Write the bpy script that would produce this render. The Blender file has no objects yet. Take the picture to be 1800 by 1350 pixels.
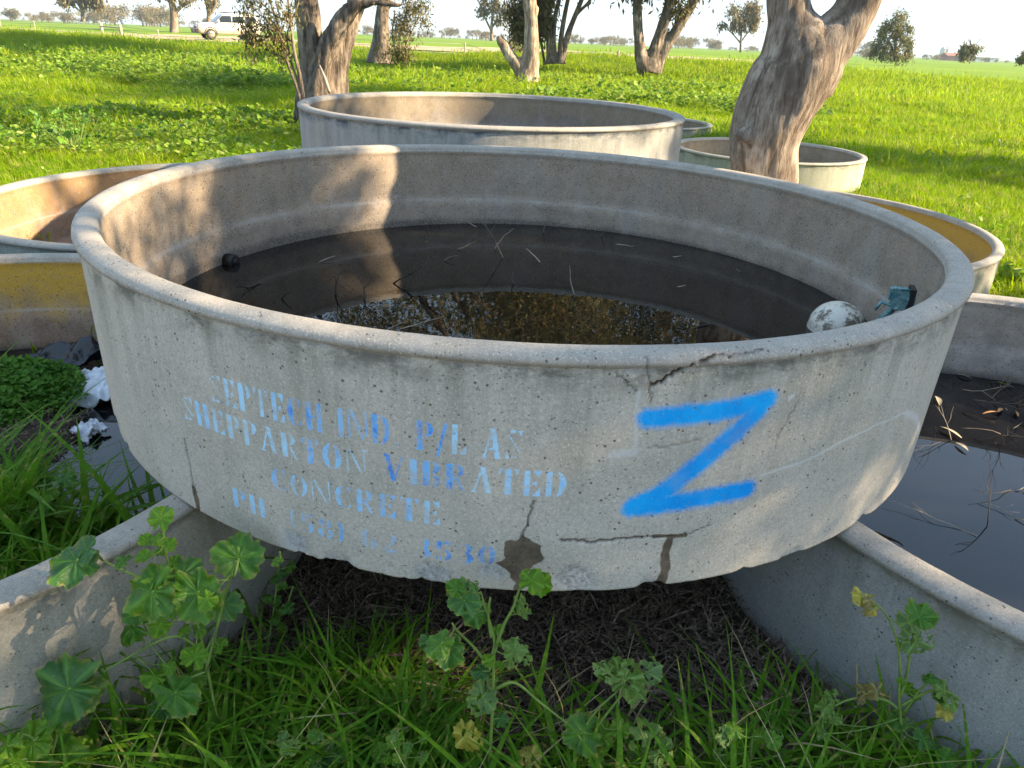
import bpy, math, random
import numpy as np
from mathutils import Vector, Matrix

random.seed(7)
RNG = np.random.default_rng(7)
R = math.radians
SC = bpy.context.scene
COL = SC.collection

# ------------------------------------------------------------------ camera, sky, sun, exposure
F_PX, PITCH, ROLL = 1250.0, math.atan(604 / 1250.0), R(2.4)
CAM_Z = 1.716
_c, _s = math.cos(PITCH), math.sin(PITCH)
_fw = np.array([0, _c, -_s]); _u0 = np.array([0, _s, _c]); _r0 = np.array([1.0, 0, 0])
_rt = math.cos(ROLL) * _r0 + math.sin(ROLL) * _u0
_up = -math.sin(ROLL) * _r0 + math.cos(ROLL) * _u0
cd = bpy.data.cameras.new('camera'); cam = bpy.data.objects.new('camera', cd); COL.objects.link(cam)
cam.matrix_world = Matrix(((_rt[0], _up[0], -_fw[0], 0), (_rt[1], _up[1], -_fw[1], 0), (_rt[2], _up[2], -_fw[2], CAM_Z), (0, 0, 0, 1)))
cd.sensor_width = 36; cd.lens = 36 * F_PX / 1800; cd.clip_end = 6000; cd.clip_start = 0.02
SC.camera = cam

SUN_AZ, SUN_EL = R(-4), R(24)          # azimuth measured from +x towards +y
w = bpy.data.worlds.new('World'); SC.world = w; w.use_nodes = True
nt = w.node_tree; bg = nt.nodes['Background']
sky = nt.nodes.new('ShaderNodeTexSky'); sky.sky_type = 'NISHITA'; sky.sun_disc = False
sky.sun_elevation = SUN_EL; sky.sun_rotation = math.pi / 2 - SUN_AZ
sky.air_density = 1.0; sky.dust_density = .25; sky.ozone_density = 2.0
gmn = nt.nodes.new('ShaderNodeGamma'); gmn.inputs[1].default_value = .13
hsv = nt.nodes.new('ShaderNodeHueSaturation'); hsv.inputs['Saturation'].default_value = 2.7
nt.links.new(sky.outputs[0], gmn.inputs[0]); nt.links.new(gmn.outputs[0], hsv.inputs['Color']); tnt = nt.nodes.new('ShaderNodeMix'); tnt.data_type = 'RGBA'; tnt.blend_type = 'MULTIPLY'; tnt.inputs[0].default_value = 1; tnt.inputs[7].default_value = (.83, .94, 1.07, 1); nt.links.new(hsv.outputs[0], tnt.inputs[6]); nt.links.new(tnt.outputs[2], bg.inputs[0]); bg.inputs[1].default_value = 0.15
sl = bpy.data.lights.new('sun', 'SUN'); so = bpy.data.objects.new('sun', sl); COL.objects.link(so)
sl.energy = 2.8; sl.angle = R(0.6); sl.color = (1.0, 0.80, 0.54)
sd = Vector((math.cos(SUN_EL) * math.cos(SUN_AZ), math.cos(SUN_EL) * math.sin(SUN_AZ), math.sin(SUN_EL)))
so.rotation_euler = sd.to_track_quat('Z', 'Y').to_euler()
vs = SC.view_settings; vs.view_transform = 'Standard'; vs.look = 'None'; vs.gamma = 1; vs.use_curve_mapping = False
vs.exposure = 2.9
SC.render.engine = 'CYCLES'
SC.cycles.use_denoising = True
SC.cycles.max_bounces = 6; SC.cycles.diffuse_bounces = 3; SC.cycles.glossy_bounces = 3
SC.cycles.transmission_bounces = 3; SC.cycles.transparent_max_bounces = 6; SC.cycles.volume_bounces = 0

# ------------------------------------------------------------------ helpers
def ray(px, py):
    d = (px - 900) * _rt + (675 - py) * _up + F_PX * _fw
    return d / np.linalg.norm(d)
def at_z(px, py, z):
    d = ray(px, py); t = (z - CAM_Z) / d[2]; p = d * t; return Vector((p[0], p[1], z))
def at_y(px, py, Y):
    d = ray(px, py); t = Y / d[1]; p = d * t; return Vector((p[0], p[1], p[2] + CAM_Z))
def wall_hit(px, py, c, Rr, far=False):
    d = ray(px, py); a = d[0]**2 + d[1]**2; b = -2 * (d[0]*c[0] + d[1]*c[1]); k = c[0]**2 + c[1]**2 - Rr*Rr
    q = b*b - 4*a*k
    if q < 0:
        if q < -.35*b*b: return None
        q = 0
    t = (-b + (1 if far else -1) * math.sqrt(q)) / (2*a)
    return Vector((d[0]*t, d[1]*t, d[2]*t + CAM_Z))

def mesh_np(name, verts, faces, smooth=True):
    """verts (N,3), faces list of arrays of equal-length polygons"""
    me = bpy.data.meshes.new(name)
    verts = np.asarray(verts, dtype=np.float32)
    if isinstance(faces, np.ndarray): faces = [faces]
    faces = [np.asarray(f, dtype=np.int32) for f in faces if len(f)]
    me.vertices.add(len(verts)); me.vertices.foreach_set('co', verts.ravel())
    if faces:
        loops = np.concatenate([f.ravel() for f in faces])
        sizes = np.concatenate([np.full(len(f), f.shape[1], np.int32) for f in faces])
        starts = np.concatenate([[0], np.cumsum(sizes)[:-1]]).astype(np.int32)
        me.loops.add(len(loops)); me.loops.foreach_set('vertex_index', loops)
        me.polygons.add(len(sizes)); me.polygons.foreach_set('loop_start', starts); me.polygons.foreach_set('loop_total', sizes)
        me.polygons.foreach_set('use_smooth', np.full(len(sizes), smooth, dtype=bool))
    me.update(calc_edges=True); me.validate()
    return me
def fattr(me, name, arr):
    a = me.attributes.new(name, 'FLOAT', 'POINT'); a.data.foreach_set('value', np.asarray(arr, np.float32).ravel())
def vattr(me, name, arr):
    a = me.attributes.new(name, 'FLOAT_VECTOR', 'POINT'); a.data.foreach_set('vector', np.asarray(arr, np.float32).ravel())
def link(name, me, mat=None, parent=None, loc=None):
    o = bpy.data.objects.new(name, me); COL.objects.link(o)
    if mat is not None and me is not None and len(me.materials) == 0: me.materials.append(mat)
    if parent is not None: o.parent = parent
    if loc is not None: o.location = loc
    return o
def tag(o, label=None, cat=None, group=None, kind=None):
    if label: o['label'] = label
    if cat: o['category'] = cat
    if group: o['group'] = group
    if kind: o['kind'] = kind
    return o
def empty(name, loc, rz=0, label=None, cat=None, group=None):
    o = bpy.data.objects.new(name, None); COL.objects.link(o); o.location = loc; o.rotation_euler[2] = rz
    o.empty_display_size = 0.1
    return tag(o, label, cat, group)
def copy_tree(o, parent=None):
    c = o.copy(); COL.objects.link(c)
    if parent is not None: c.parent = parent
    for ch in list(o.children): copy_tree(ch, c)
    return c

class MB:
    """collects geometry for one mesh object"""
    def __init__(s): s.v = []; s.q = []; s.t = []; s.n = 0; s.at = []
    def add(s, v, q=None, t=None, a=None):
        v = np.asarray(v, float).reshape(-1, 3)
        s.v.append(v)
        if q is not None and len(q): s.q.append(np.asarray(q) + s.n)
        if t is not None and len(t): s.t.append(np.asarray(t) + s.n)
        s.at.append(np.full(len(v), 0.0) if a is None else (np.full(len(v), a) if np.isscalar(a) else np.asarray(a)))
        s.n += len(v)
    def box(s, x0, y0, z0, x1, y1, z1):
        v = [(x0,y0,z0),(x1,y0,z0),(x1,y1,z0),(x0,y1,z0),(x0,y0,z1),(x1,y0,z1),(x1,y1,z1),(x0,y1,z1)]
        s.add(v, [(0,3,2,1),(4,5,6,7),(0,1,5,4),(1,2,6,5),(2,3,7,6),(3,0,4,7)])
    def tube(s, pts, rad, n=8, cap=True, a=None):
        pts = [Vector(p) for p in pts]; m = len(pts)
        if np.isscalar(rad): rad = [rad] * m
        ref = Vector((0.31, 0.17, 0.93)); V = []
        prev = None
        for i, p in enumerate(pts):
            t = (pts[min(i+1, m-1)] - pts[max(i-1, 0)]).normalized()
            if prev is None:
                u = t.cross(ref)
                if u.length < 1e-3: u = t.cross(Vector((1, 0, 0)))
            else:
                u = prev - t * prev.dot(t)
            u.normalize(); prev = u; vv = t.cross(u)
            for k in range(n):
                A = 2*math.pi*k/n
                V.append(p + (u*math.cos(A) + vv*math.sin(A)) * rad[i])
        q = []
        for i in range(m-1):
            for k in range(n):
                q.append((i*n+k, i*n+(k+1) % n, (i+1)*n+(k+1) % n, (i+1)*n+k))
        V = [tuple(x) for x in V]; tr = []
        if cap:
            V.append(tuple(pts[0])); V.append(tuple(pts[-1])); c0, c1 = len(V)-2, len(V)-1
            for k in range(n):
                tr.append((c0, (k+1) % n, k)); tr.append((c1, (m-1)*n+k, (m-1)*n+(k+1) % n))
        s.add(V, q, tr, a)
    def mesh(s, name, smooth=True, attr=None):
        f = []
        if s.q: f.append(np.concatenate(s.q))
        if s.t: f.append(np.concatenate(s.t))
        me = mesh_np(name, np.concatenate(s.v), f, smooth)
        if attr: fattr(me, attr, np.concatenate(s.at))
        return me
    def obj(s, name, mat, parent=None, smooth=True, loc=None, attr=None):
        return link(name, s.mesh(name, smooth, attr), mat, parent, loc)

# vectorised 3-D gradient-free value noise
_P = np.random.default_rng(3).random((32, 32, 32))
def vnoise(p):
    p = np.asarray(p, float); i = np.floor(p).astype(int); f = p - i; f = f*f*(3-2*f)
    out = 0
    for dx in (0, 1):
        for dy in (0, 1):
            for dz in (0, 1):
                wgt = (f[:, 0] if dx else 1-f[:, 0]) * (f[:, 1] if dy else 1-f[:, 1]) * (f[:, 2] if dz else 1-f[:, 2])
                out = out + wgt * _P[(i[:, 0]+dx) % 32, (i[:, 1]+dy) % 32, (i[:, 2]+dz) % 32]
    return out * 2 - 1
def fbm(p, o=4):
    r = 0; a = 1; p = np.asarray(p, float)
    for k in range(o):
        r = r + a * vnoise(p * 2**k + 7.3*k); a *= .5
    return r / 1.9
def sstep(a, b, x):
    t = np.clip((np.asarray(x, float) - a) / (b - a), 0, 1); return t*t*(3-2*t)

# ------------------------------------------------------------------ node helpers
class NT:
    def __init__(s, name):
        s.m = bpy.data.materials.new(name); s.m.use_nodes = True; s.t = s.m.node_tree; s.N = s.t.nodes; s.L = s.t.links
        s.out = s.N['Material Output']; s.p = s.N['Principled BSDF']
    def n(s, typ, **kw):
        nd = s.N.new('ShaderNode' + typ)
        for k, v in kw.items():
            if k in ('operation', 'blend_type', 'data_type', 'feature', 'attribute_name', 'noise_dimensions', 'distance', 'attribute_type', 'clamp'): setattr(nd, k, v)
            else: s.set(nd.inputs[k.replace('_', ' ')], v)
        return nd
    def set(s, inp, v):
        if hasattr(v, 'is_output') or isinstance(v, bpy.types.NodeSocket): s.L.new(v, inp)
        else:
            if isinstance(v, (tuple, list)) and inp.type == 'RGBA' and len(v) == 3: v = (*v, 1)
            inp.default_value = v
    def math(s, op, a, b=None, c=None):
        nd = s.N.new('ShaderNodeMath'); nd.operation = op
        s.set(nd.inputs[0], a)
        if b is not None: s.set(nd.inputs[1], b)
        if c is not None: s.set(nd.inputs[2], c)
        return nd.outputs[0]
    def mix(s, f, a, b, mode='MIX'):
        nd = s.N.new('ShaderNodeMix'); nd.data_type = 'RGBA'; nd.blend_type = mode; nd.clamp_factor = True
        s.set(nd.inputs[0], f); s.set(nd.inputs[6], a); s.set(nd.inputs[7], b); return nd.outputs[2]
    def ramp(s, f, stops):
        nd = s.N.new('ShaderNodeValToRGB'); s.set(nd.inputs[0], f); e = nd.color_ramp.elements
        while len(e) < len(stops): e.new(0.5)
        for i, (p, c) in enumerate(stops):
            e[i].position = p; e[i].color = (c, c, c, 1) if np.isscalar(c) else (*c, 1)
        return nd.outputs[0]
    def rng(s, v, a, b, c=0.0, d=1.0):
        nd = s.N.new('ShaderNodeMapRange'); nd.clamp = True
        for i, x in enumerate((v, a, b, c, d)): s.set(nd.inputs[i], x)
        return nd.outputs[0]
    def noise(s, vec, scale, detail=4, rough=.55, dist=0):
        nd = s.N.new('ShaderNodeTexNoise'); s.set(nd.inputs['Scale'], scale); nd.inputs['Detail'].default_value = detail
        nd.inputs['Roughness'].default_value = rough; nd.inputs['Distortion'].default_value = dist
        if vec is not None: s.L.new(vec, nd.inputs['Vector'])
        return nd.outputs[0]
    def voro(s, vec, scale, feature='F1'):
        nd = s.N.new('ShaderNodeTexVoronoi'); nd.feature = feature; nd.inputs['Scale'].default_value = scale
        if vec is not None: s.L.new(vec, nd.inputs['Vector'])
        return nd
    def pos(s): return s.N.new('ShaderNodeNewGeometry').outputs['Position']
    def obj(s): return s.N.new('ShaderNodeTexCoord').outputs['Object']
    def mapv(s, vec, sc):
        nd = s.N.new('ShaderNodeVectorMath'); nd.operation = 'MULTIPLY'; s.L.new(vec, nd.inputs[0]); nd.inputs[1].default_value = sc; return nd.outputs[0]
    def att(s, name):
        nd = s.N.new('ShaderNodeAttribute'); nd.attribute_name = name; return nd
    def bump(s, h, strength=.5, dist=.01, normal=None):
        nd = s.N.new('ShaderNodeBump'); nd.inputs['Strength'].default_value = strength; nd.inputs['Distance'].default_value = dist
        s.set(nd.inputs['Height'], h)
        if normal is not None: s.L.new(normal, nd.inputs['Normal'])
        return nd.outputs[0]
    def fin(s, col, rough=.8, spec=.3, normal=None, metal=0):
        s.set(s.p.inputs['Base Color'], col); s.set(s.p.inputs['Roughness'], rough); s.set(s.p.inputs['Specular IOR Level'], spec)
        s.set(s.p.inputs['Metallic'], metal)
        if normal is not None: s.L.new(normal, s.p.inputs['Normal'])
        return s.m
    def translucent(s, col, f=.35):
        tr = s.N.new('ShaderNodeBsdfTranslucent'); s.set(tr.inputs[0], col)
        mx = s.N.new('ShaderNodeMixShader'); mx.inputs[0].default_value = f
        s.L.new(s.p.outputs[0], mx.inputs[1]); s.L.new(tr.outputs[0], mx.inputs[2]); s.L.new(mx.outputs[0], s.out.inputs[0])

def plain(name, col, rough=.6, spec=.4, metal=0, var=.15, scale=8, bump=0):
    t = NT(name); n = t.noise(t.obj(), scale, 5)
    c = t.mix(t.rng(n, .3, .7), tuple(x*(1-var) for x in col), tuple(min(1, x*(1+var)) for x in col))
    nm = t.bump(n, bump, .01) if bump else None
    return t.fin(c, rough, spec, nm, metal)

# ------------------------------------------------------------------ materials
def concrete(name, outer=(.54, .48, .40), tint=(.45, .43, .38), inner=(.20, .17, .145), lichen=(.30, .19, .035), lich_amt=0.0, marks=False, rimstain=(.16, .15, .12), ledge=.30):
    t = NT(name)
    uvn = t.att('arc').outputs['Vector']           # (arc length, height, 0)
    P = t.obj()
    big = t.noise(P, 1.7, 5, .6)
    mid = t.noise(P, 9, 6, .65)
    fine = t.noise(P, 120, 3, .7)
    streak = t.noise(t.mapv(uvn, (8.5, .8, 1)), 1.0, 7, .7, .3)
    streak2 = t.noise(t.mapv(uvn, (26.0, 1.2, 1)), 1.0, 4, .6, .1)
    dark = tuple(x*k_ for x, k_ in zip(outer, (.50, .54, .50)))
    c = t.mix(t.rng(big, .35, .65), outer, tint)
    c = t.mix(t.rng(mid, .35, .7, 0, .45), c, tuple(min(1, x*1.22) for x in outer))
    c = t.mix(t.rng(t.noise(P, 3.2, 6, .75, ), .50, .66, 0, .35), c, (.27, .27, .20))
    c = t.mix(t.math('MULTIPLY', t.rng(streak, .46, .66), t.rng(t.att('depth').outputs['Fac'], 0, .48, .95, .12)), c, dark)
    c = t.mix(t.math('MULTIPLY', t.rng(streak2, .52, .66), t.rng(t.att('depth').outputs['Fac'], 0, .2, .55, .0)), c, (.17, .17, .12))
    c = t.mix(t.rng(streak, .28, .45, .5, 0), c, (.42, .36, .25))
    # inner face
    ci = t.mix(t.rng(mid, .3, .72), tuple(x*.68 for x in inner), tuple(x*1.45 for x in inner))
    ci = t.mix(t.rng(t.noise(t.mapv(uvn, (5, 1.4, 1)), 1, 6, .7), .5, .75, 0, .6), ci, (.36, .35, .34))
    if lich_amt > 0:
        lf = t.math('MULTIPLY', t.rng(t.math('ADD', t.math('MULTIPLY', t.noise(t.mapv(P, (1, 1, .6)), 6, 7, .75), 1.1), t.rng(t.att('depth').outputs['Fac'], .04, .40, .55, -.10)), .48, .88), lich_amt)
        ci = t.mix(lf, ci, lichen)
    ci = t.mix(t.rng(t.att('wet').outputs['Fac'], 0, 1, 0, .8), ci, (.05, .042, .036))
    inn = t.att('inner').outputs['Fac']
    c = t.mix(inn, c, ci)
    # lip: pale worn crown
    c = t.mix(t.math('MULTIPLY', t.att('lip').outputs['Fac'], .75), c, t.mix(t.rng(mid, .35, .65), (.30, .265, .225), (.42, .375, .32)))
    # grain and pits
    c = t.mix(t.rng(fine, .35, .7, .0, .5), c, tuple(x*.5 for x in outer))
    c = t.mix(t.rng(t.noise(P, 230, 2, .6), .56, .72, 0, .55), c, tuple(min(1, x*1.5) for x in outer))
    c = t.mix(t.rng(t.noise(P, 30, 5, .75), .52, .7, 0, .35), c, tuple(x*.62 for x in outer))
    pv = t.voro(P, 52); pm = t.math('MULTIPLY', t.rng(pv.outputs['Distance'], .12, .20, 1, 0), t.rng(t.noise(P, 21, 2), t.math('SUBTRACT', .52, t.math('MULTIPLY', inn, .12)), t.math('SUBTRACT', .58, t.math('MULTIPLY', inn, .12))))
    pv2 = t.voro(P, 105); pm2 = t.math('MULTIPLY', t.rng(pv2.outputs['Distance'], .12, .24, 1, 0), t.rng(t.noise(P, 37, 2), .5, .6))
    pits = t.math('MAXIMUM', pm, t.math('MULTIPLY', pm2, .8))
    c = t.mix(t.math('MULTIPLY', pits, .75), c, (.055, .05, .042))
    # rough broken aggregate
    ch = t.att('chip').outputs['Fac']
    agg = t.voro(t.mapv(P, (1, 1, 1.4)), 120)
    aggn = t.noise(P, 85, 5, .8); c = t.mix(ch, c, t.mix(t.rng(aggn, .38, .6), (.22, .215, .2), (.52, .52, .51)))
    c = t.mix(t.math('MULTIPLY', t.math('MULTIPLY', t.rng(t.att('depth').outputs['Fac'], .030, .040), t.rng(t.att('depth').outputs['Fac'], .045, .10, 1, 0)), t.math('MULTIPLY', t.rng(t.noise(t.mapv(uvn, (5, 9, 1)), 1, 7, .75), .46, .58), t.math('SUBTRACT', 1, inn))), c, rimstain)
    c = t.mix(t.math('MULTIPLY', t.math('MULTIPLY', inn, t.rng(t.math('ABSOLUTE', t.math('SUBTRACT', t.att('depth').outputs['Fac'], ledge)), .013, .002, 0, .38)), t.rng(t.noise(t.mapv(uvn, (3, 9, 1)), 1, 6, .7), .42, .6)), c, (.44, .43, .41))
    if marks:
        c = t.mix(t.att('white').outputs['Fac'], c, (.56, .57, .57))
        wear = t.rng(t.noise(P, 60, 6, .75), .32, .50)
        wear2 = t.rng(t.noise(P, 14, 3, .6), .34, .54, .40, 1)
        pf = t.math('MULTIPLY', t.math('MULTIPLY', t.rng(t.att('paint').outputs['Fac'], .25, .6), t.math('MAXIMUM', wear, .35)), wear2)
        pcol = t.mix(t.att('tone').outputs['Fac'], (.42, .70, .90), (.10, .38, .85))
        pcol = t.mix(t.math('MULTIPLY', t.rng(t.noise(P, 33, 4), .5, .6), t.att('tone').outputs['Fac']), pcol, (.06, .24, .72))
        c = t.mix(pf, c, pcol)
        zf = t.math('ADD', t.att('zed').outputs['Fac'], t.math('MULTIPLY', t.math('SUBTRACT', fine, .5), .9))
        zd = t.math('MULTIPLY', t.rng(zf, .10, .85), t.rng(t.noise(P, 11, 3), .3, .5, .82, 1)); c = t.mix(t.math('MULTIPLY', zd, t.math('SUBTRACT', 1, t.math('MULTIPLY', pits, .7))), c, t.mix(t.rng(mid, .35, .65), (.001, .28, .78), (.008, .40, .90)))
        c = t.mix(t.rng(t.math('ADD', t.att('damp').outputs['Fac'], t.math('MULTIPLY', t.math('SUBTRACT', mid, .5), 1.1)), .30, .80, 0, .9), c, t.mix(t.rng(t.noise(P, 26, 5, .7), .42, .6), (.12, .085, .05), (.05, .03, .016)))
        c = t.mix(t.att('crack').outputs['Fac'], c, (.028, .018, .010))
    h = t.math('ADD', t.math('MULTIPLY', fine, .35), t.math('MULTIPLY', mid, .5))
    h = t.math('SUBTRACT', h, t.math('MULTIPLY', pits, .9))
    h = t.math('ADD', h, t.math('MULTIPLY', t.math('MULTIPLY', aggn, ch), 2.2))
    rough = t.rng(t.att('wet').outputs['Fac'], 0, 1, .85, .35)
    return t.fin(c, rough, .25, t.bump(h, .55, .006))

M = {}
M['concrete_main'] = concrete('weathered_concrete_marked', marks=True, lich_amt=.25, lichen=(.30, .2, .09), inner=(.29, .225, .165))
M['concrete_yellow'] = concrete('weathered_concrete_yellow_lichen', outer=(.42, .37, .30), tint=(.37, .35, .29), inner=(.24, .17, .12), lichen=(.56, .34, .015), lich_amt=1.0)
M['concrete_brown'] = concrete('weathered_concrete_brown_inside', outer=(.31, .33, .31), tint=(.26, .31, .30), inner=(.30, .155, .075), lichen=(.30, .17, .03), lich_amt=.5)
M['concrete_blue'] = concrete('weathered_concrete_bluish', outer=(.33, .33, .32), tint=(.34, .33, .29), inner=(.20, .175, .16), lichen=(.30, .19, .03), lich_amt=.4, rimstain=(.07, .09, .11))
M['concrete_grey'] = concrete('weathered_concrete_grey', outer=(.33, .325, .31), tint=(.27, .285, .29), inner=(.28, .25, .225), lich_amt=.15)
M['concrete_green'] = concrete('weathered_concrete_greenish', outer=(.40, .37, .29), tint=(.32, .36, .28), inner=(.22, .18, .14), lich_amt=.2)

def water_mat(name, col, rip=.02, scale=6, ior=1.5):
    t = NT(name); P = t.pos()
    n = t.noise(t.mapv(P, (1, .45, 1)), scale, 3, .5); d = t.noise(P, 2.2, 5, .6)
    dust = t.rng(t.noise(P, 240, 2, .5), .77, .80, 0, .3)
    c = t.mix(t.rng(d, .35, .7), col, tuple(x*1.9+.002 for x in col))
    c = t.mix(dust, c, (.16, .14, .11))
    t.p.inputs['IOR'].default_value = ior
    return t.fin(c, t.rng(d, .3, .8, .0, .012), .5, t.bump(n, rip, .05))
M['water_main'] = water_mat('black_trough_water', (.0035, .003, .0026), .012, 11, 1.36)
M['water_pond'] = water_mat('dark_pond_water', (.003, .003, .004), .006, 5, 1.48)

def bark(name, light=(.32, .24, .17), mid=(.19, .13, .085), dark=(.05, .035, .025), sc=1.0, patch=(.42, .34, .26)):
    t = NT(name); P = t.obj()
    a = t.noise(t.mapv(P, (14*sc, 14*sc, 2.0*sc)), 1, 8, .7, .5)
    b = t.noise(t.mapv(P, (45*sc, 45*sc, 7*sc)), 1, 6, .7, .3)
    g = t.noise(P, 2.2*sc, 5, .6)
    c = t.mix(t.rng(a, .36, .62), dark, mid)
    c = t.mix(t.rng(b, .42, .72), c, light)
    c = t.mix(t.math('MULTIPLY', t.rng(g, .5, .62), t.rng(a, .42, .55)), c, patch)
    att = t.att('furrow').outputs['Fac']
    c = t.mix(t.rng(att, .2, .9, 0, .75), c, dark)
    h = t.math('ADD', a, t.math('MULTIPLY', b, .5))
    return t.fin(c, .9, .15, t.bump(h, .9, .03/sc))
M['bark'] = bark('rough_gum_bark', (.38, .31, .24), (.26, .20, .145), (.08, .058, .042), 2.1, (.42, .35, .28))
M['bark_grey'] = bark('grey_gum_bark', (.30, .25, .20), (.15, .115, .085), (.045, .034, .028), .6)
M['bark_pale'] = bark('pale_gum_bark', (.48, .39, .29), (.30, .22, .15), (.12, .08, .055), .5, (.55, .47, .37))
M['bark_far'] = bark('far_gum_bark', (.36, .27, .2), (.2, .145, .11), (.08, .06, .05), .3)
M['twig'] = plain('dead_twig', (.16, .125, .10), .8, .2, var=.4, scale=30)
M['twig_dark'] = plain('wet_dead_twig', (.035, .028, .023), .6, .3, var=.4, scale=30)
M['twig_pale'] = plain('bleached_twig', (.34, .29, .23), .8, .2, var=.25, scale=30)

def leafmat(name, c1, c2, tr=.35, scale=3, dry=None, dryamt=.0):
    t = NT(name); P = t.pos()
    n = t.noise(P, scale, 3, .6); r = t.noise(P, scale*17, 2)
    c = t.mix(t.rng(n, .35, .65), c1, c2)
    c = t.mix(t.rng(r, .35, .7, 0, .5), c, tuple(x*1.5 for x in c2))
    if dry: c = t.mix(t.rng(t.noise(P, scale*9, 2), .62-dryamt*.3, .7-dryamt*.3, 0, .85), c, dry)
    t.fin(c, .6, .18); t.translucent(c, tr); return t.m
M['grass'] = leafmat('meadow_grass', (.11, .25, .002), (.27, .37, .002), .5, .9, (.42, .36, .12), .22)
M['grass_near'] = leafmat('long_ryegrass', (.055, .16, .012), (.12, .26, .012), .45, 4, (.36, .33, .08), .12)
M['cover'] = leafmat('mallow_cover', (.075, .19, .014), (.19, .29, .02), .45, 1.2, (.42, .42, .16), .2)
M['gum'] = leafmat('gum_foliage', (.085, .10, .035), (.15, .13, .05), .3, .6, (.22, .13, .05), .25)
M['gum_far'] = leafmat('far_gum_foliage', (.13, .12, .055), (.20, .155, .08), .3, .08)
M['gum_bush'] = leafmat('bushy_gum_foliage', (.12, .13, .045), (.20, .17, .06), .3, .3)
M['herb'] = leafmat('herb_leaf', (.04, .13, .012), (.09, .20, .02), .35, 6)

def mallow(name, c1, c2, holes=.0, tr=.35, blue=(.09, .17, .13)):
    t = NT(name); uv = t.att('leafco').outputs['Vector']; P = t.pos()
    rad = t.att('rad').outputs['Fac']; vein = t.att('vein').outputs['Fac']
    oi = t.N.new('ShaderNodeObjectInfo').outputs['Random']
    n = t.noise(uv, 5, 5, .7)
    c = t.mix(t.rng(n, .35, .65), c1, c2)
    c = t.mix(t.math('MULTIPLY', t.rng(oi, .35, .9), .6), c, blue)
    c = t.mix(t.math('MULTIPLY', t.rng(rad, .82, 1.0), t.rng(t.noise(uv, 9, 4), .45, .6)), c, (.30, .26, .05))
    c = t.mix(t.math('MULTIPLY', vein, .6), c, tuple(min(1, x*1.9+.02) for x in c2))
    c = t.mix(t.rng(t.noise(uv, 24, 3), .66, .72, 0, .7), c, (.30, .28, .10))
    h = t.math('ADD', t.math('MULTIPLY', vein, -1.0), t.math('MULTIPLY', t.noise(uv, 14, 4), .8))
    t.fin(c, .42, .45, t.bump(h, .6, .006)); t.translucent(c, tr)
    if holes:
        hv = t.noise(uv, 4.6, 2, .45); tp = t.N.new('ShaderNodeBsdfTransparent')
        mx = t.N.new('ShaderNodeMixShader'); t.L.new(t.rng(hv, .66-holes*.08, .665-holes*.08), mx.inputs[0])
        src = t.out.inputs[0].links[0].from_socket
        t.L.new(src, mx.inputs[1]); t.L.new(tp.outputs[0], mx.inputs[2]); t.L.new(mx.outputs[0], t.out.inputs[0])
    return t.m
M['mallow'] = mallow('mallow_leaf', (.035, .13, .008), (.085, .21, .010), blue=(.035, .12, .04))
M['mallow_bright'] = mallow('young_mallow_leaf', (.09, .24, .008), (.17, .34, .010), tr=.5, blue=(.12, .26, .03))
M['mallow_eaten'] = mallow('chewed_mallow_leaf', (.09, .19, .02), (.17, .27, .045), holes=1, blue=(.08, .17, .06))
M['mallow_dry'] = mallow('withered_mallow_leaf', (.24, .19, .06), (.30, .26, .08), holes=.8, blue=(.22, .15, .07))
M['mallow_yellow'] = mallow('yellow_mallow_leaf', (.50, .38, .04), (.45, .42, .06), holes=.3, blue=(.5, .34, .12))
M['stem'] = plain('green_stem', (.16, .24, .05), .5, .3, var=.3, scale=20)

# ------------------------------------------------------------------ ground
def gz(x, y):
    x = np.asarray(x, float); y = np.asarray(y, float)
    side = 1 - .55*sstep(10, 30, x - (y-45)*.3)
    z = .85*sstep(44, 55, y + 2.2*np.sin(x*.11) + .8*np.sin(x*.37+1))*side
    z = z - .30*np.exp(-((y-41)/5.5)**2)*side
    z = z + .035*np.sin(x*.8+.3*y)*np.cos(y*.63)*sstep(5, 10, y)
    z = z + .10*np.sin(x*.21+1.3)*np.sin(y*.17)*sstep(9, 16, y)
    z = z + .17*np.exp(-(np.hypot(x-3.3, y-10.07)/2.4)**4) + .26*np.exp(-(np.hypot(x-2.06, y-13.15)/1.9)**4)
    z = z + .25*sstep(-6, -14, x)*sstep(22, 34, y)*(1-sstep(40, 50, y))
    return z
tanks = {}
def radial_grid():
    ys = np.concatenate([np.linspace(-6, .4, 8), np.arange(.6, 5, .05), np.arange(5, 12, .15), np.arange(12, 70, .5), np.geomspace(70, 5200, 60)])
    us = np.linspace(-1.35, 1.35, 260)
    X = []; Y = []
    for y in ys:
        wd = max(4.2, abs(y)*1.0 + 3.2)
        X.append(us*wd); Y.append(np.full(len(us), y))
    X = np.array(X); Y = np.array(Y); Z = gz(X, Y)
    nz = .018*fbm(np.stack([X.ravel()*6, Y.ravel()*6, X.ravel()*0], 1), 4).reshape(X.shape)
    Z = Z + nz*(1-sstep(8, 20, Y))
    V = np.stack([X, Y, Z], -1).reshape(-1, 3); n = len(us); m = len(ys)
    i = np.arange((m-1)*n).reshape(m-1, n)[:, :-1].ravel()
    return V, np.stack([i, i+1, i+n+1, i+n], 1)
t = NT('field_ground'); P = t.pos(); sep = t.N.new('ShaderNodeSeparateXYZ'); t.L.new(P, sep.inputs[0])
n1 = t.noise(P, .5, 5, .6); n2 = t.noise(P, 9, 6, .7); n3 = t.noise(t.mapv(P, (.012, .05, 1)), 1, 5, .6)
soil = t.mix(t.rng(n2, .35, .65), (.022, .015, .011), (.062, .044, .033))
under = t.mix(t.rng(n2, .3, .7), (.018, .040, .007), (.045, .085, .012))
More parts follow.
